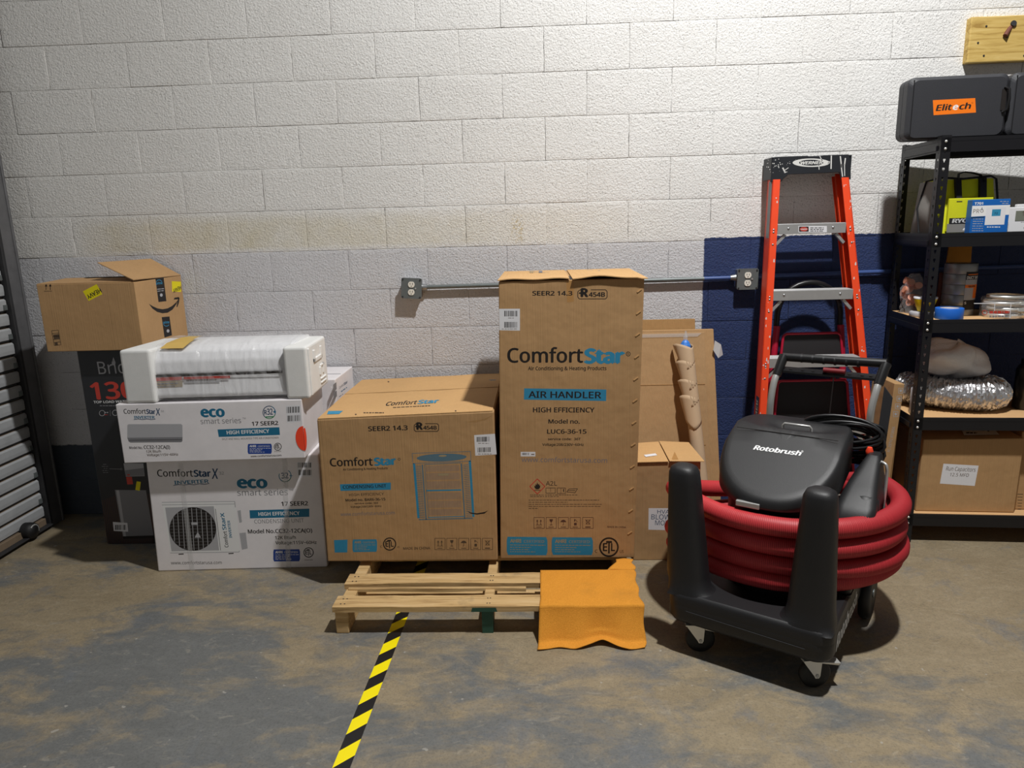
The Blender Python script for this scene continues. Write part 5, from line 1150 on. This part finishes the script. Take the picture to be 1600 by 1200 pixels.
m = MB(); m.hexa([(1.922, -.108, zb+.235), (1.938, -.110, zb+.23), (1.965, -.089, zb+.33), (1.937, -.087, zb+.335), (1.922, -.110, zb+.236), (1.938, -.112, zb+.231), (1.965, -.091, zb+.331), (1.937, -.089, zb+.336)], 'mailer'); build('flap_fold', m, ev)
ft_ = thing('flat_tape_roll', (1.745, -.36, zb), 'grey roll of tape lying flat under the yellow spool on the third shelf', 'tape')
m = MB(); m.lathe([(.02, 0), (.058, 0), (.06, .003), (.06, .018), (.056, .022), (.02, .022)], 'ink_lightgrey', (1.764, -.288, zb), 28); build('tape_body', m, ft_)
ys = thing('yellow_spool', (1.745, -.345, zb+.023), 'yellow tapered spool with a white rim standing on a grey tape roll', 'spool')
m = MB(); m.lathe([(.028, 0), (.030, .002), (.048, .055), (.048, .06)], 'yellow_tape', (1.766, -.288, zb+.023), 26); build('spool_body', m, ys); m = MB(); m.lathe([(.049, .058), (.0495, .066), (.02, .068)], 'paper', (1.766, -.288, zb+.023), 26); build('rim', m, ys)
cb_ = thing('bag_of_copper_fittings', (1.67, -.33, zb), 'clear bag of copper pipe fittings at the left end of the third shelf', 'bag')
rr = random.Random(2)
for k in range(9):
    cx = 1.757+rr.uniform(-.035, .03); cz = zb+.036+.014*k; cy = -.165+rr.uniform(-.02, .02); m = MB(); a = rr.uniform(0, 6.28); d1 = V((math.cos(a), math.sin(a)*.6, rr.uniform(-.3, .3))).normalized(); d2 = d1.cross(V((rr.uniform(-1, 1), rr.uniform(-1, 1), 1))).normalized(); c = V((cx, cy, cz))
    m.tube([c+d1*.035, c+d1*.018, c+d1*.006+d2*.006, c+d2*.018, c+d2*.034], [.0165, .015, .014, .015, .0165], 'copper', 12); build('elbow_fitting', m, cb_)
m = MB(); rings = []
for i in range(9):
    u = i/8; r_ = .058*math.sin(max(.25, u*.93)*math.pi)**.5*(1-.4*u**3); rings.append([(1.760+(r_+.007*math.sin(k*2.3+i*1.7))*math.cos(2*math.pi*k/18), -.165+.75*(r_+.006*math.sin(k*1.9+i))*math.sin(2*math.pi*k/18)*1.1, zb+.002+.185*u) for k in range(18)])
m.loft(rings, 'clear_bag', smooth=False); build('clear_bag', m, cb_)
cd_ = thing('copper_pipe_bundle', (1.78, -.17, zb), 'dull copper coloured flat packs standing behind the copper fittings', 'pack')
for k, (x0, x1, z1, y) in enumerate(((1.866, 1.898, .19, -.190), (1.828, 1.862, .205, -.150))):
    m = MB(); m.hexa([(x0, y, zb), (x1, y, zb), (x1, y+.03, zb), (x0, y+.03, zb), (x0+.01, y+.03, zb+z1), (x1-.005, y+.03, zb+z1), (x1-.005, y+.05, zb+z1), (x0+.01, y+.05, zb+z1)], 'copper_dull'); build('flat_pack', m, cd_, .008, 2)
hk = thing('bag_of_hose_clamps', (2.05, -.34, zb), 'clear printed bag holding steel hose clamps on the third shelf', 'bag')
for k in range(4):
    m = MB(); cx = 2.085+.012*math.sin(k*2.1); m.lathe([(.082-.003*k, .0), (.083-.003*k, .0), (.083-.003*k, .013), (.082-.003*k, .013)], 'chrome', (cx, -.335, zb+.006+k*.0265), 36, cap=False, M=None); cl_ = build('hose_clamp', m, hk)
    m = MB(); a = -1.9+k*.5; m.box(cx+.08*math.cos(a)-.012, cx+.08*math.cos(a)+.012, -.335+.083*math.sin(a)-.01, -.335+.083*math.sin(a)+.002, zb+.006+k*.0265, zb+.019+k*.0265, 'chrome'); build('clamp_screw', m, cl_)
m = MB(); rings = []
for i in range(7):
    u = i/6; rings.append([(2.085+(.094-.004*abs(u-.4)+.004*math.sin(k*2.7+i))*math.cos(2*math.pi*k/22), -.335+(.09+.003*math.sin(k*1.7+i))*math.sin(2*math.pi*k/22), zb+.001+.085*u) for k in range(22)])
m.loft(rings, 'clear_bag', smooth=False, cap=False); build('clear_bag', m, hk)
p = Print((0, -.4305, 0), (0, -1, 0)); p.text('HoseClamps', (1541, 489.5), (1572, 488.5), 6, 'ink_red', .02) if False else p.fine(1541, 487, 1571, 'ink_red', 4, -.02).fine(1541, 493.5, 1570, 'ink_grey', 2.4, -.02).ring((1534, 487.5), 4, 4, 1, 'ink_red'); p.line((1518, 473.5), (1578, 473), 1.2, 'paper').line((1549, 474), (1548, 496), 1, 'paper').line((1573, 474), (1571, 496), 1, 'paper'); p.done('bag_print', hk, label='pink and grey printing on the bag')['kind'] = 'stuff'
m = MB(); m.lathe([(.045, 0), (.046, .004), (.046, .085), (.040, .098), (.047, .10), (.047, .112), (.0, .113)], 'ink_lightgrey', (2.240, -.36, zb), 30); build('small_tub', m, None, label='pale grey lidded tub cut off by the right edge on the third shelf', cat='tub')

# fourth shelf: foil duct, plastic bag, can, dark jars
zb = ZS(3)+.001
pts = [V(q) for q in ((1.76, -.16, zb+.085), (1.80, -.22, zb+.086), (1.86, -.27, zb+.084), (1.93, -.30, zb+.080), (2.00, -.315, zb+.078), (2.07, -.31, zb+.078), (2.115, -.275, zb+.078), (2.125, -.225, zb+.078), (2.09, -.175, zb+.08), (2.02, -.14, zb+.08), (1.94, -.125, zb+.08))]
def catm(pts, n):
    o = []
    for i in range(len(pts)-1):
        p0 = pts[max(i-1, 0)]; p1 = pts[i]; p2 = pts[i+1]; p3 = pts[min(i+2, len(pts)-1)]
        for j in range(n):
            t = j/n; o.append(.5*((2*p1)+(p2-p0)*t+(2*p0-5*p1+4*p2-p3)*t*t+(3*p1-p0-3*p2+p3)*t**3))
    return o+[pts[-1]]
path = catm(pts, 20); rad = [.066+(.008 if i % 3 == 0 else 0)+.002*math.sin(i*.9) for i in range(len(path))]
m = MB(); m.tube(path, rad, 'foil', 30, smooth=False); rj = random.Random(3); m.v = [(x+rj.uniform(-.0032, .0032), y+rj.uniform(-.0032, .0032), z+rj.uniform(-.0032, .0032)) for x, y, z in m.v]; m.v = [(x, y, max(z, zb+.0005)) for x, y, z in m.v]; tag(build('foil_duct', m, None), 'crinkled silver flexible foil duct curled on the fourth shelf', 'duct')
m = MB(); rings = []; rr = random.Random(6); ph = [rr.uniform(0, 6.28) for _ in range(20)]
for i in range(25):
    v = math.pi*i/24; ring = []
    for k in range(40):
        u = 2*math.pi*k/40; r_ = 1+.12*math.sin(3*u+ph[0]+2*v)+.10*math.sin(5*v+ph[1])*math.sin(2*u+ph[2])+.05*math.sin(7*u+4*v)
        ring.append((1.945+.155*r_*math.sin(v)*math.cos(u), -.215+.10*r_*math.sin(v)*math.sin(u)-.03*math.cos(v), zb+.230+.085*r_*math.cos(v)+.03*math.cos(u+.6)*math.sin(v)*-1))
    rings.append(ring)
m.loft(rings, 'white_bag', cap=False); tag(build('plastic_bag', m, None), 'crumpled white plastic bag lying on top of the foil duct', 'bag')
can = thing('white_can', (1.735, -.34, zb), 'white can with a printed label standing at the left end of the fourth shelf', 'can')
m = MB(); m.lathe([(.027, 0), (.029, .003), (.029, .115), (.026, .122), (.0, .124)], 'paper', (1.745, -.35, zb), 24); build('can_body', m, can)
for k, (x, h) in enumerate(((2.275, .235), (2.40, .25))):
    jr = thing('dark_jar', (x, -.25, zb), ('dark glass jar at the right edge of the fourth shelf' if k == 0 else 'dark glass jar beyond the right edge, next to the visible dark jar'), 'jar')
    if k == 0:
        pass
    m = MB(); m.lathe([(.05, 0), (.054, .004), (.054, h-.05), (.045, h-.03), (.035, h-.022)], 'dark_glass', (x, -.25, zb), 24); build('jar_body', m, jr); m = MB(); m.lathe([(.037, h-.022), (.038, h), (.0, h+.001)], 'black_plastic_smooth', (x, -.25, zb), 24); build('lid', m, jr)

# bottom shelf cartons
zb = ZS(4)+.001; yR = -.40
q = [ony(1428, 798.5, yR), ony(1575, 797.5, yR), ony(1590, 684, yR), ony(1441, 686, yR)]
q = [V((q[0].x, yR, zb)), V((q[1].x-.0, yR, zb)), V((q[2].x+.003, yR, zb+.365)), V((q[3].x, yR, zb+.355))]
oR, _ = carton('kraft_carton', q, (0, .33, 0), 'kraft', 'brown carton with a handwritten Run Capacitors note on the bottom shelf', bevel=.004)
p = Print((0, yR, 0), (0, -1, 0)); p.poly([(1470.5, 723), (1523, 724.8), (1517, 756.3), (1465, 754)], 'paper').text('Run Capacitors', (1474, 733.5), (1518, 734.5), 6.5, 'ink_soft', 0, .1).text('12.5 MFD', (1480, 742.2), (1508, 742.6), 5.2, 'ink_soft', 0, .1); p.done('paper_note', oR, label='white paper note reading Run Capacitors')['kind'] = 'stuff'
p = Print((0, 0, zb+.3655), (0, 0, 1)); p.poly([(1489, 663), (1536, 662), (1552, 676), (1500, 678)], 'paper'); p.fine(1500, 668, 1515, 'ink_black', 1.5).line((1525, 666), (1535, 671), 1.5, 'ink_black').fine(1502, 674, 1518, 'ink_black', 2); p.done('top_label', oR)['kind'] = 'stuff'
oS, _ = carton('kraft_carton', bx(2.216, 2.60, -.36, zb, zb+.385), (0, .28, 0), 'kraft', 'brown carton at the right end of the bottom shelf beside the capacitor carton', bevel=.004)
p = Print((0, -.36, 0), (0, -1, 0))
for i in range(6): p.line((1579, 767+i*4.6), (1587-i*.5, 767+i*4.6), .8, 'ink_black')
p.text('1', (1592, 708), (1594.5, 708), 7, 'ink_black', .02).line((1589, 712), (1598, 712), .8, 'ink_black'); p.done('printed_graphics', oS)['kind'] = 'stuff'

# the whole shelving stands a few degrees off the wall's line: turn it, with what stands on it, about its front left post
PV = V((1.697, -.45, 0)); AN = math.radians(-4.5); RZ = Matrix.Rotation(AN, 4, 'Z')
for o in set(bpy.data.objects)-_before:
    if o.parent is None and o.type in ('MESH', 'EMPTY'):
        o.location = PV + (RZ @ (V(o.location)-PV)); o.rotation_euler = (0, 0, AN)
# flat cartons leaning between the ladder and the shelving
m = MB(); yk0, yk1 = -.35, -.13
K8 = [V((1.598, yk0, .001)), V((1.650, yk0, .001)), V((1.650, yk1, .001)), V((1.598, yk1, .001)), V((1.646, yk0, .752)), V((1.692, yk0, .749)), V((1.692, yk1, .749)), V((1.646, yk1, .752))]
m.hexa(K8, 'kraft'); oK = build('flat_carton', m, None, .003, label='tall narrow brown carton with white side print leaning between ladder and shelving', cat='box')
nk = (K8[1]-K8[0]).cross(K8[4]-K8[0]).normalized()
p = Print(K8[0], nk); 
for (cx, cy) in ((1407.5, 610.5), (1405, 623), (1402.5, 635), (1399.5, 647)): p.frame(cx-3.5, cy-4, cx+3.5, cy+4, .7, 'ink_lightgrey', .0012).ell((cx, cy), 2, 2.2, 'ink_lightgrey', .0012, 8)
p.text('FC-297V2 BT3B56', (1390.5, 706), (1398.5, 667), 4.2, 'ink_lightgrey', 0).frame(1377.5, 738, 1383.5, 750, .6, 'ink_lightgrey', .0012).fine(1378.5, 741, 1383, 'ink_lightgrey', 1).fine(1378, 746, 1382.5, 'ink_lightgrey', 1)
p.done('side_print', oK, label='white print')['kind'] = 'stuff'
m = MB(); m.hexa([(1.656, -.30, .001), (1.690, -.30, .001), (1.690, -.10, .001), (1.656, -.10, .001), (1.690, -.30, .50), (1.706, -.30, .51), (1.706, -.10, .51), (1.690, -.10, .50)], 'kraft_dark'); oL = build('flat_carton', m, None, .003, label='low dark brown carton squeezed between the tall narrow carton and the shelving post', cat='box')
# ================================================================== duct cleaning cart
CO = V((.66, -1.47, 0)); EX = V((.84, -.543, 0)).normalized(); EY = V((.543, .84, 0)).normalized()
CM = Matrix.Translation(CO) @ Matrix(((EX.x, EY.x, 0), (EX.y, EY.y, 0), (0, 0, 1))).to_4x4()
def cpt(x, y, z): return CM @ V((x, y, z))
cart = thing('duct_cleaning_cart', cpt(0, .35, 0), 'black wheeled duct cleaning machine with lidded canister and silver handle, wrapped in red hose', 'machine')
def cb(name, mb, par=None, bevel=0, seg=2, **kw):
    mb.v = [tuple(CM @ V(q)) for q in mb.v]; return build(name, mb, par if par is not None else cart, bevel, seg, **kw)
# chassis
m = MB(); rings = []
for z, e in ((.118, .02), (.124, .008), (.14, .0), (.19, .0), (.196, .002)):
    rings.append([(x, y, z) for x, y in rrect(-.278+e, .278-e, 0+e, .74-e, .055, 7)])
m.loft(rings, 'black_plastic'); ch = cb('chassis', m)
def trayout(e):
    o = []
    R_ = .235; cx, cy = 0.0, .33; y1 = .30
    o += [(-.278+e+.05*(1-math.cos(t)), e+.05*(1-math.sin(t))) for t in [math.radians(a) for a in range(0, 91, 15)]]
    o += [(.278-e-.05*(1-math.cos(t)), e+.05*(1-math.sin(t))) for t in [math.radians(a) for a in range(90, -1, -15)]]
    o += [(.278-e, y1)]
    a0 = 8
    o += [(cx+(R_+e)*math.cos(math.radians(-a)), cy+(R_+e)*math.sin(math.radians(-a))) for a in range(a0, 181-a0, 6)]
    o += [(-.278+e, y1)]
    return o
m = MB(); m.loft([[(x, y, z) for x, y in trayout(e)] for z, e in ((.19, 0), (.218, 0), (.230, .004), (.236, .012))], 'black_plastic'); cb('front_tray', m, ch)
for x0, x1 in ((-.278, -.235), (.235, .278)):
    m = MB(); m.prism(rrect(x0, x1, .29, .73, .018, 4), .19, .236, 'black_plastic'); cb('side_ledge', m, ch, .006)
m = MB(); m.tube([(-.20, -.0012, .176), (-.05, -.0012, .172), (.20, -.0012, .166)], .0009, 'case_plastic', 5); cb('scratch_line', m, ch)
m = MB(); vs, fs, tx0, tx1, ty1 = textmesh('Rotobrush', .025, .2)
m.add([(.2792, .075+.36*(x-tx0)/(tx1-tx0), .142+.06*yv/ty1) for x, yv in vs], fs, 'ink_white'); cb('side_lettering', m, ch, label='white lettering on the chassis side', kind='stuff')
# towers
for sx, x_b, x_t in ((-1, -.218, -.252), (1, .196, .200)):
    m = MB(); rings = []
    for z, hx, hy in ((.222, .112, .075), (.234, .088, .066), (.25, .079, .060), (.29, .073, .056), (.42, .066, .053), (.56, .058, .050), (.63, .054, .048), (.662, .051, .046), (.678, .044, .040), (.686, .030, .028), (.688, .012, .012)):
        u = (z-.222)/.466; cx = x_b+(x_t-x_b)*u; cy = .070+.010*u
        if z < .245: cx = x_b*.96
        e = 2.6; r_ = []
        for k in range(32):
            t = 2*math.pi*k/32; c, s_ = math.cos(t), math.sin(t); px_ = cx+hx*abs(c)**(2/e)*(1 if c > 0 else -1); py_ = cy+hy*abs(s_)**(2/e)*(1 if s_ > 0 else -1)
            r_.append((max(-.276, min(.276, px_)) if z < .26 and sx else px_, max(.004, py_), z+(.004*(.5-u)*0)))
        rings.append(r_)
    m.loft(rings, 'black_plastic'); cb('front_post', m)
# canister body
def dplan(k, n=56, sc=1.0, w=.212, y0=.172, y1=.68):
    """D-shaped plan: round in front, straight back with rounded corners"""
    t = 2*math.pi*k/n; c, s_ = math.cos(t), math.sin(t); cy = .40
    x = w*abs(c)**(2/2.25)*(1 if c > 0 else -1) if s_ < 0 else w*abs(c)**(2/5)*(1 if c > 0 else -1)
    y = cy+(cy-y0)*abs(s_)**(2/2.15)*-1 if s_ < 0 else cy+(y1-cy)*abs(s_)**(2/5)
    return (-.004+x*sc, cy+(y-cy)*sc)
m = MB(); rings = []
for z, sc in ((.19, .80), (.30, .83), (.50, .84), (.56, .93)):
    rings.append([(*dplan(k, sc=sc), z+(max(0, (dplan(k, sc=sc)[1]-.2))*.25 if z > .5 else 0)) for k in range(56)])
m.loft(rings, 'black_plastic_smooth'); can_ = cb('canister', m)
def ztop(x, y):
    a = .578; b = .748; u = (y-.185)/(.455-.185); u = max(0, min(1.08, u))
    z = a+(b-a)*u if u < 1 else b+.003
    d = math.exp(-(((x-.025)/.105)**4+((y-.535)/.035)**4)); return z-.022*d
m = MB(); rings = []
def lidring(sc, dz, use_top, wsc=1.0):
    o = []
    for k in range(56):
        x, y = dplan(k, sc=sc); o.append((x, y, (ztop(x, y) if use_top else 0)+dz)); 
    return o
zb_ = lambda y: .535+max(0, y-.18)*.20
ring_b = [(*dplan(k, sc=.955), zb_(dplan(k, sc=.955)[1])-.002) for k in range(56)]
ring_b2 = [(*dplan(k, sc=1.0), zb_(dplan(k)[1])+.006) for k in range(56)]
rings = [ring_b, ring_b2]
ring_u = [(*dplan(k, sc=1.0), max(zb_(dplan(k)[1])+.012, ztop(*dplan(k, sc=.93))-.034)) for k in range(56)]
rings += [ring_u, [(*dplan(k, sc=.985), ztop(*dplan(k, sc=.95))-.015) for k in range(56)], lidring(.955, -.004, True), lidring(.92, 0, True)]
for sc in (.84, .76, .68, .6, .52, .44, .36, .28, .2, .12, .05): rings.append(lidring(sc, 0, True))
m.loft(rings, 'black_plastic'); lid = cb('lid', m)
m = MB(); m.tube([(-.185, .442, .7425), (.175, .442, .7425)], .0016, 'ink_black', 6); cb('lid_seam', m, lid)
m = MB(); m.tube([(-.030, .50, .722), (-.030, .497, .758), (-.024, .496, .766), (.066, .496, .766), (.072, .497, .758), (.072, .50, .722)], .0045, 'tube_silver', 10); cb('lid_handle', m, lid, label='silver pull handle')
m = MB(); m.box(-.095, -.012, .168, .185, .536, .556, 'tube_silver'); cb('latch', m, lid, .003, label='silver front latch')
sn = V((0, -(.748-.578), .27)).normalized(); A0_ = cpt(0, .185, .578); nW = (CM.to_3x3() @ sn)
p = Print(A0_, nW, 1); p.h = .001; p.text('Rotobrush', (1176.5, 702.4), (1251.5, 712.4), 7.4, 'ink_white', .03, .22).ring((1253.6, 705.6), 1.5, 1.5, .6, 'ink_white')
lt = p.done('lid_lettering', lid, label='white italic lettering reading Rotobrush')
# motor housing beside the canister
m = MB(); rings = []
for z, x0, x1, y0, y1, r_ in ((.236, .215, .275, .30, .66, .02), (.36, .20, .29, .30, .66, .03), (.47, .195, .30, .29, .65, .03), (.518, .196, .328, .30, .64, .03), (.55, .200, .325, .335, .63, .03), (.60, .218, .312, .42, .62, .026), (.64, .240, .306, .49, .615, .022), (.668, .254, .302, .53, .61, .018), (.676, .262, .296, .545, .60, .012)):
    rings.append([(x, y, z) for x, y in rrect(x0, x1, y0, y1, r_, 5)])
m.loft(rings, 'black_plastic'); mo = cb('motor_housing', m)
m = MB(); m.lathe([(.045, 0), (.047, .03), (.042, .055), (.028, .07), (.008, .075)], 'black_plastic', (.285, .40, .505), 20); cb('housing_dome', m, mo)
# handle frame
hf = []
for x, xt in ((-.140, -.128), (.232, .248)):
    m = MB(); m.tube(catm([V((x-.005, .72, .15)), V((x-.003, .72, .45)), V((x, .72, .72)), V((x+.002, .722, .80)), V((xt-.006, .738, .865)), V((xt, .762, .905))], 6), .0135, 'tube_silver', 14); hf.append(cb('handle_tube', m, label='silver handle tube'))
    m = MB(); m.tube([(xt-.002, .755, .892), (xt+.008, .785, .945), (xt+.012, .80, .966)], [.0175, .019, .020], 'black_plastic_smooth', 14); cb('corner_socket', m)
m = MB(); m.tube([(-.120+.0, .80, .962), (.02, .80, .964), (.15, .80, .966), (.262, .80, .968)], .0175, 'black_plastic_smooth', 16); g = cb('grip', m)
for k in range(6):
    m = MB(); xx = -.045+k*.042; m.tube([(xx-.0035, .80, .963), (xx+.0035, .80, .963)], .0186, 'black_plastic', 16); cb('grip_ring', m, g)
m = MB(); m.hexa([(-.115, .765, .903), (.242, .765, .903), (.242, .795, .915), (-.115, .795, .915), (-.115, .765, .912), (.242, .765, .912), (.242, .795, .924), (-.115, .795, .924)], 'black_plastic_smooth'); tr_ = cb('tool_tray', m)
m = MB()
for xx in (-.08, -.035, .005, .05, .14, .185, .215): m.lathe([(.0065, 0), (.0065, .0008)], 'ink_black', (xx, .778, .9175), 10)
cb('tray_holes', m, tr_, kind='stuff')
m = MB(); m.tube([(.045, .77, .928), (.125, .77, .928)], .010, 'hose_dark', 12); cb('red_brush', m, None, label='small ribbed red brush lying in the tray')
# power cord wound on the frame
rr = random.Random(21)
for k in range(17):
    pts = []; a_ = .140+rr.uniform(-.012, .012); h_ = .058+rr.uniform(-.02, .022); z0 = .665+rr.uniform(-.03, .03)+.004*k*.6; y0_ = .70-.0036*k-.01; ph_ = rr.uniform(-.25, .25)
    for i in range(28):
        t = 2*math.pi*i/28; pts.append((.150+a_*math.cos(t), y0_+.010*math.sin(2*t+ph_*5), z0+h_*math.sin(t+ph_)*(1 if math.sin(t) > 0 else .8)+.03*ph_*math.cos(t)))
    m = MB(); m.tube(pts, .0062, 'black_plastic_smooth', 8, closed=True); cb('cord_loop', m)
m = MB(); m.tube([(.085, .77, .92), (.084, .76, .83), (.088, .71, .71)], .0022, 'black_plastic_smooth', 6); cb('cord_end', m, label='thin cord hanging from the tray')
m = MB(); m.hexa([(.262, .60, .42), (.292, .60, .42), (.292, .612, .42), (.262, .612, .42), (.275, .69, .90), (.305, .69, .86), (.305, .70, .86), (.275, .70, .90)], 'black_fabric'); cb('strap', m, label='black strap hanging down the right tube')
m = MB(); m.lathe([(.012, -.01), (.014, 0), (.008, .016)], 'dot_red', (.258, .59, .675), 12); cb('plug', m, label='red plug end')
m = MB(); m.tube(catm([V((.285, .56, .655)), V((.315, .545, .652)), V((.324, .54, .640)), V((.327, .54, .60)), V((.326, .53, .47))], 5), .0055, 'tube_silver', 10); cb('hook_rod', m, label='bent silver hook rod')
# wheels
for x in (-.262, .290):
    w_ = thing('rear_wheel', cpt(x, .60, 0), None, None); w_.parent = cart; w_.location = cpt(x, .60, 0)-cart.location
    # wheel parts are sub-parts of the cart's wheel
    X90 = Matrix.Translation((x, .62, .105)) @ Matrix.Rotation(math.radians(90), 4, 'Y')
    m = MB(); m.lathe([(.06, -.018), (.092, -.02), (.101, -.014), (.104, 0), (.101, .014), (.092, .02), (.06, .018)], 'rubber', n=36, M=X90); cb('tyre', m, w_)
    m = MB(); m.lathe([(.0, -.016), (.05, -.016), (.062, -.012), (.062, .012), (.05, .016), (.0, .016)], 'black_plastic_smooth', n=24, M=X90)
    m.lathe([(.016, -.022), (.016, .022)], 'cover_steel', n=12, M=X90); cb('hub', m, w_)
for x, y, rot in ((-.185, .050, math.radians(-62)), (.205, .055, math.radians(-50))):
    w_ = thing('caster', cpt(x, y, 0), None, None); w_.parent = cart; w_.location = cpt(x, y, 0)-cart.location
    RM = Matrix.Translation((x, y, 0)) @ Matrix.Rotation(rot, 4, 'Z')
    m = MB(); m.lathe([(.0, -.013), (.03, -.014), (.046, -.014), (.0515, -.008), (.0515, .008), (.046, .014), (.03, .014), (.0, .013)], 'rubber', n=28, M=RM @ Matrix.Translation((0, .02, .0515)) @ Matrix.Rotation(math.radians(90), 4, 'Y')); cb('caster_wheel', m, w_)
    m = MB(); m.box(-.035, .035, -.035, .035, .113, .118, 'chrome', RM)
    for s_ in (-1, 1):
        q = [(-.034, .112), (.034, .112), (.030, .05), (.026, .042), (.014, .042), (.010, .05)]
        o = [(s_*.019, y_, z_) for y_, z_ in q]; o2 = [(s_*.0215, y_, z_) for y_, z_ in q]; n = len(q)
        m.add(o+o2, [(i, (i+1) % n, n+(i+1) % n, n+i) for i in range(n)]+[tuple(range(n)), tuple(reversed(range(n, 2*n)))], 'chrome', M=RM)
    m.tube([RM @ V((-.024, .02, .0515)), RM @ V((.024, .02, .0515))], .006, 'galvanised', 10); cb('fork', m, w_, label='zinc plated caster fork')
    m = MB(); m.hexa([RM @ V(q) for q in ((-.014, .035, .090), (.014, .035, .090), (.016, .095, .080), (-.016, .095, .080), (-.014, .035, .095), (.014, .035, .095), (.018, .100, .090), (-.018, .100, .090))], 'chrome'); cb('brake_lever', m, w_, .001, 1)
# the hose: four ribbed turns and a climbing turn, wound round posts and canister
hose = thing('suction_hose', cpt(-.03, .52, .22), 'ribbed red hose coiled in four turns around the black cleaning machine', 'hose')
def hring(t, turn):
    return t
path = []; NT_ = 5; per = 150
TZ = [.277, .343, .415, .488]
m = MB()
cx0, cy0, aa, bb_ = -.03, .530, .41, .355
def hz(u):   # u in turns 0..4
    k = int(min(3, u)); f = u-k
    z0 = TZ[k]; z1 = TZ[min(3, k+1)]
    s_ = max(0, (f-.72)/.28); s_ = s_*s_*(3-2*s_); return z0+(z1-z0)*s_
tot = int(3.93*per)
for i in range(tot+1):
    u = i/per; th = math.radians(100)+2*math.pi*u       # start at the back
    k = int(min(3, u)); wob = .008*math.sin(th*2+k*1.7)+(.003 if k % 2 else -.003)
    shrink = (-.006, -.004, .0, .003)[k]
    xx = cx0+(aa+wob+shrink)*math.cos(th); yy = cy0+(bb_+wob*.6+shrink)*math.sin(th)
    if yy < .165: yy = .165+(yy-.165)*.35
    zz_ = hz(u)+(.012*max(0, math.cos(th-.3)) if k in (2, 3) else .0)+(.03*max(0, -math.cos(th))**2 if k == 3 else 0)
    if k == 0 and math.cos(th) > .2: zz_ += .03*(math.cos(th)-.2)
    zz_ -= .15*max(0, math.cos(th-math.radians(135)))**1.2
    path.append(V((xx, yy, zz_)))
# resample evenly and give every 6 mm a rib
fine = [path[0]]; acc = 0.0; stepl = .0030; 
for i in range(len(path)-1):
    d = path[i+1]-path[i]; L = d.length; pos_ = stepl-acc
    while pos_ <= L: fine.append(path[i]+d*(pos_/L)); pos_ += stepl
    acc = L-(pos_-stepl)
rad = [.0357 if i % 2 else .0334 for i in range(len(fine))]
m.tube([CM @ q for q in fine], rad, 'hose_red', 14, smooth=True)
for i in range(len(fine)-1):
    if i % 2 == 0:
        for j in range(14): m.m[i*14+j] = m.mi('hose_groove')
build('hose_tube', m, hose)
for nm, q0, q1 in (('hose_cuff', fine[0], fine[14]), ('hose_cuff', fine[-15], fine[-1])):
    m = MB(); d = (q1-q0).normalized(); m.tube([CM @ (q0-d*.01), CM @ (q1+d*.01)], .039, 'black_plastic_smooth', 16); build(nm, m, hose, label='black end cuff')
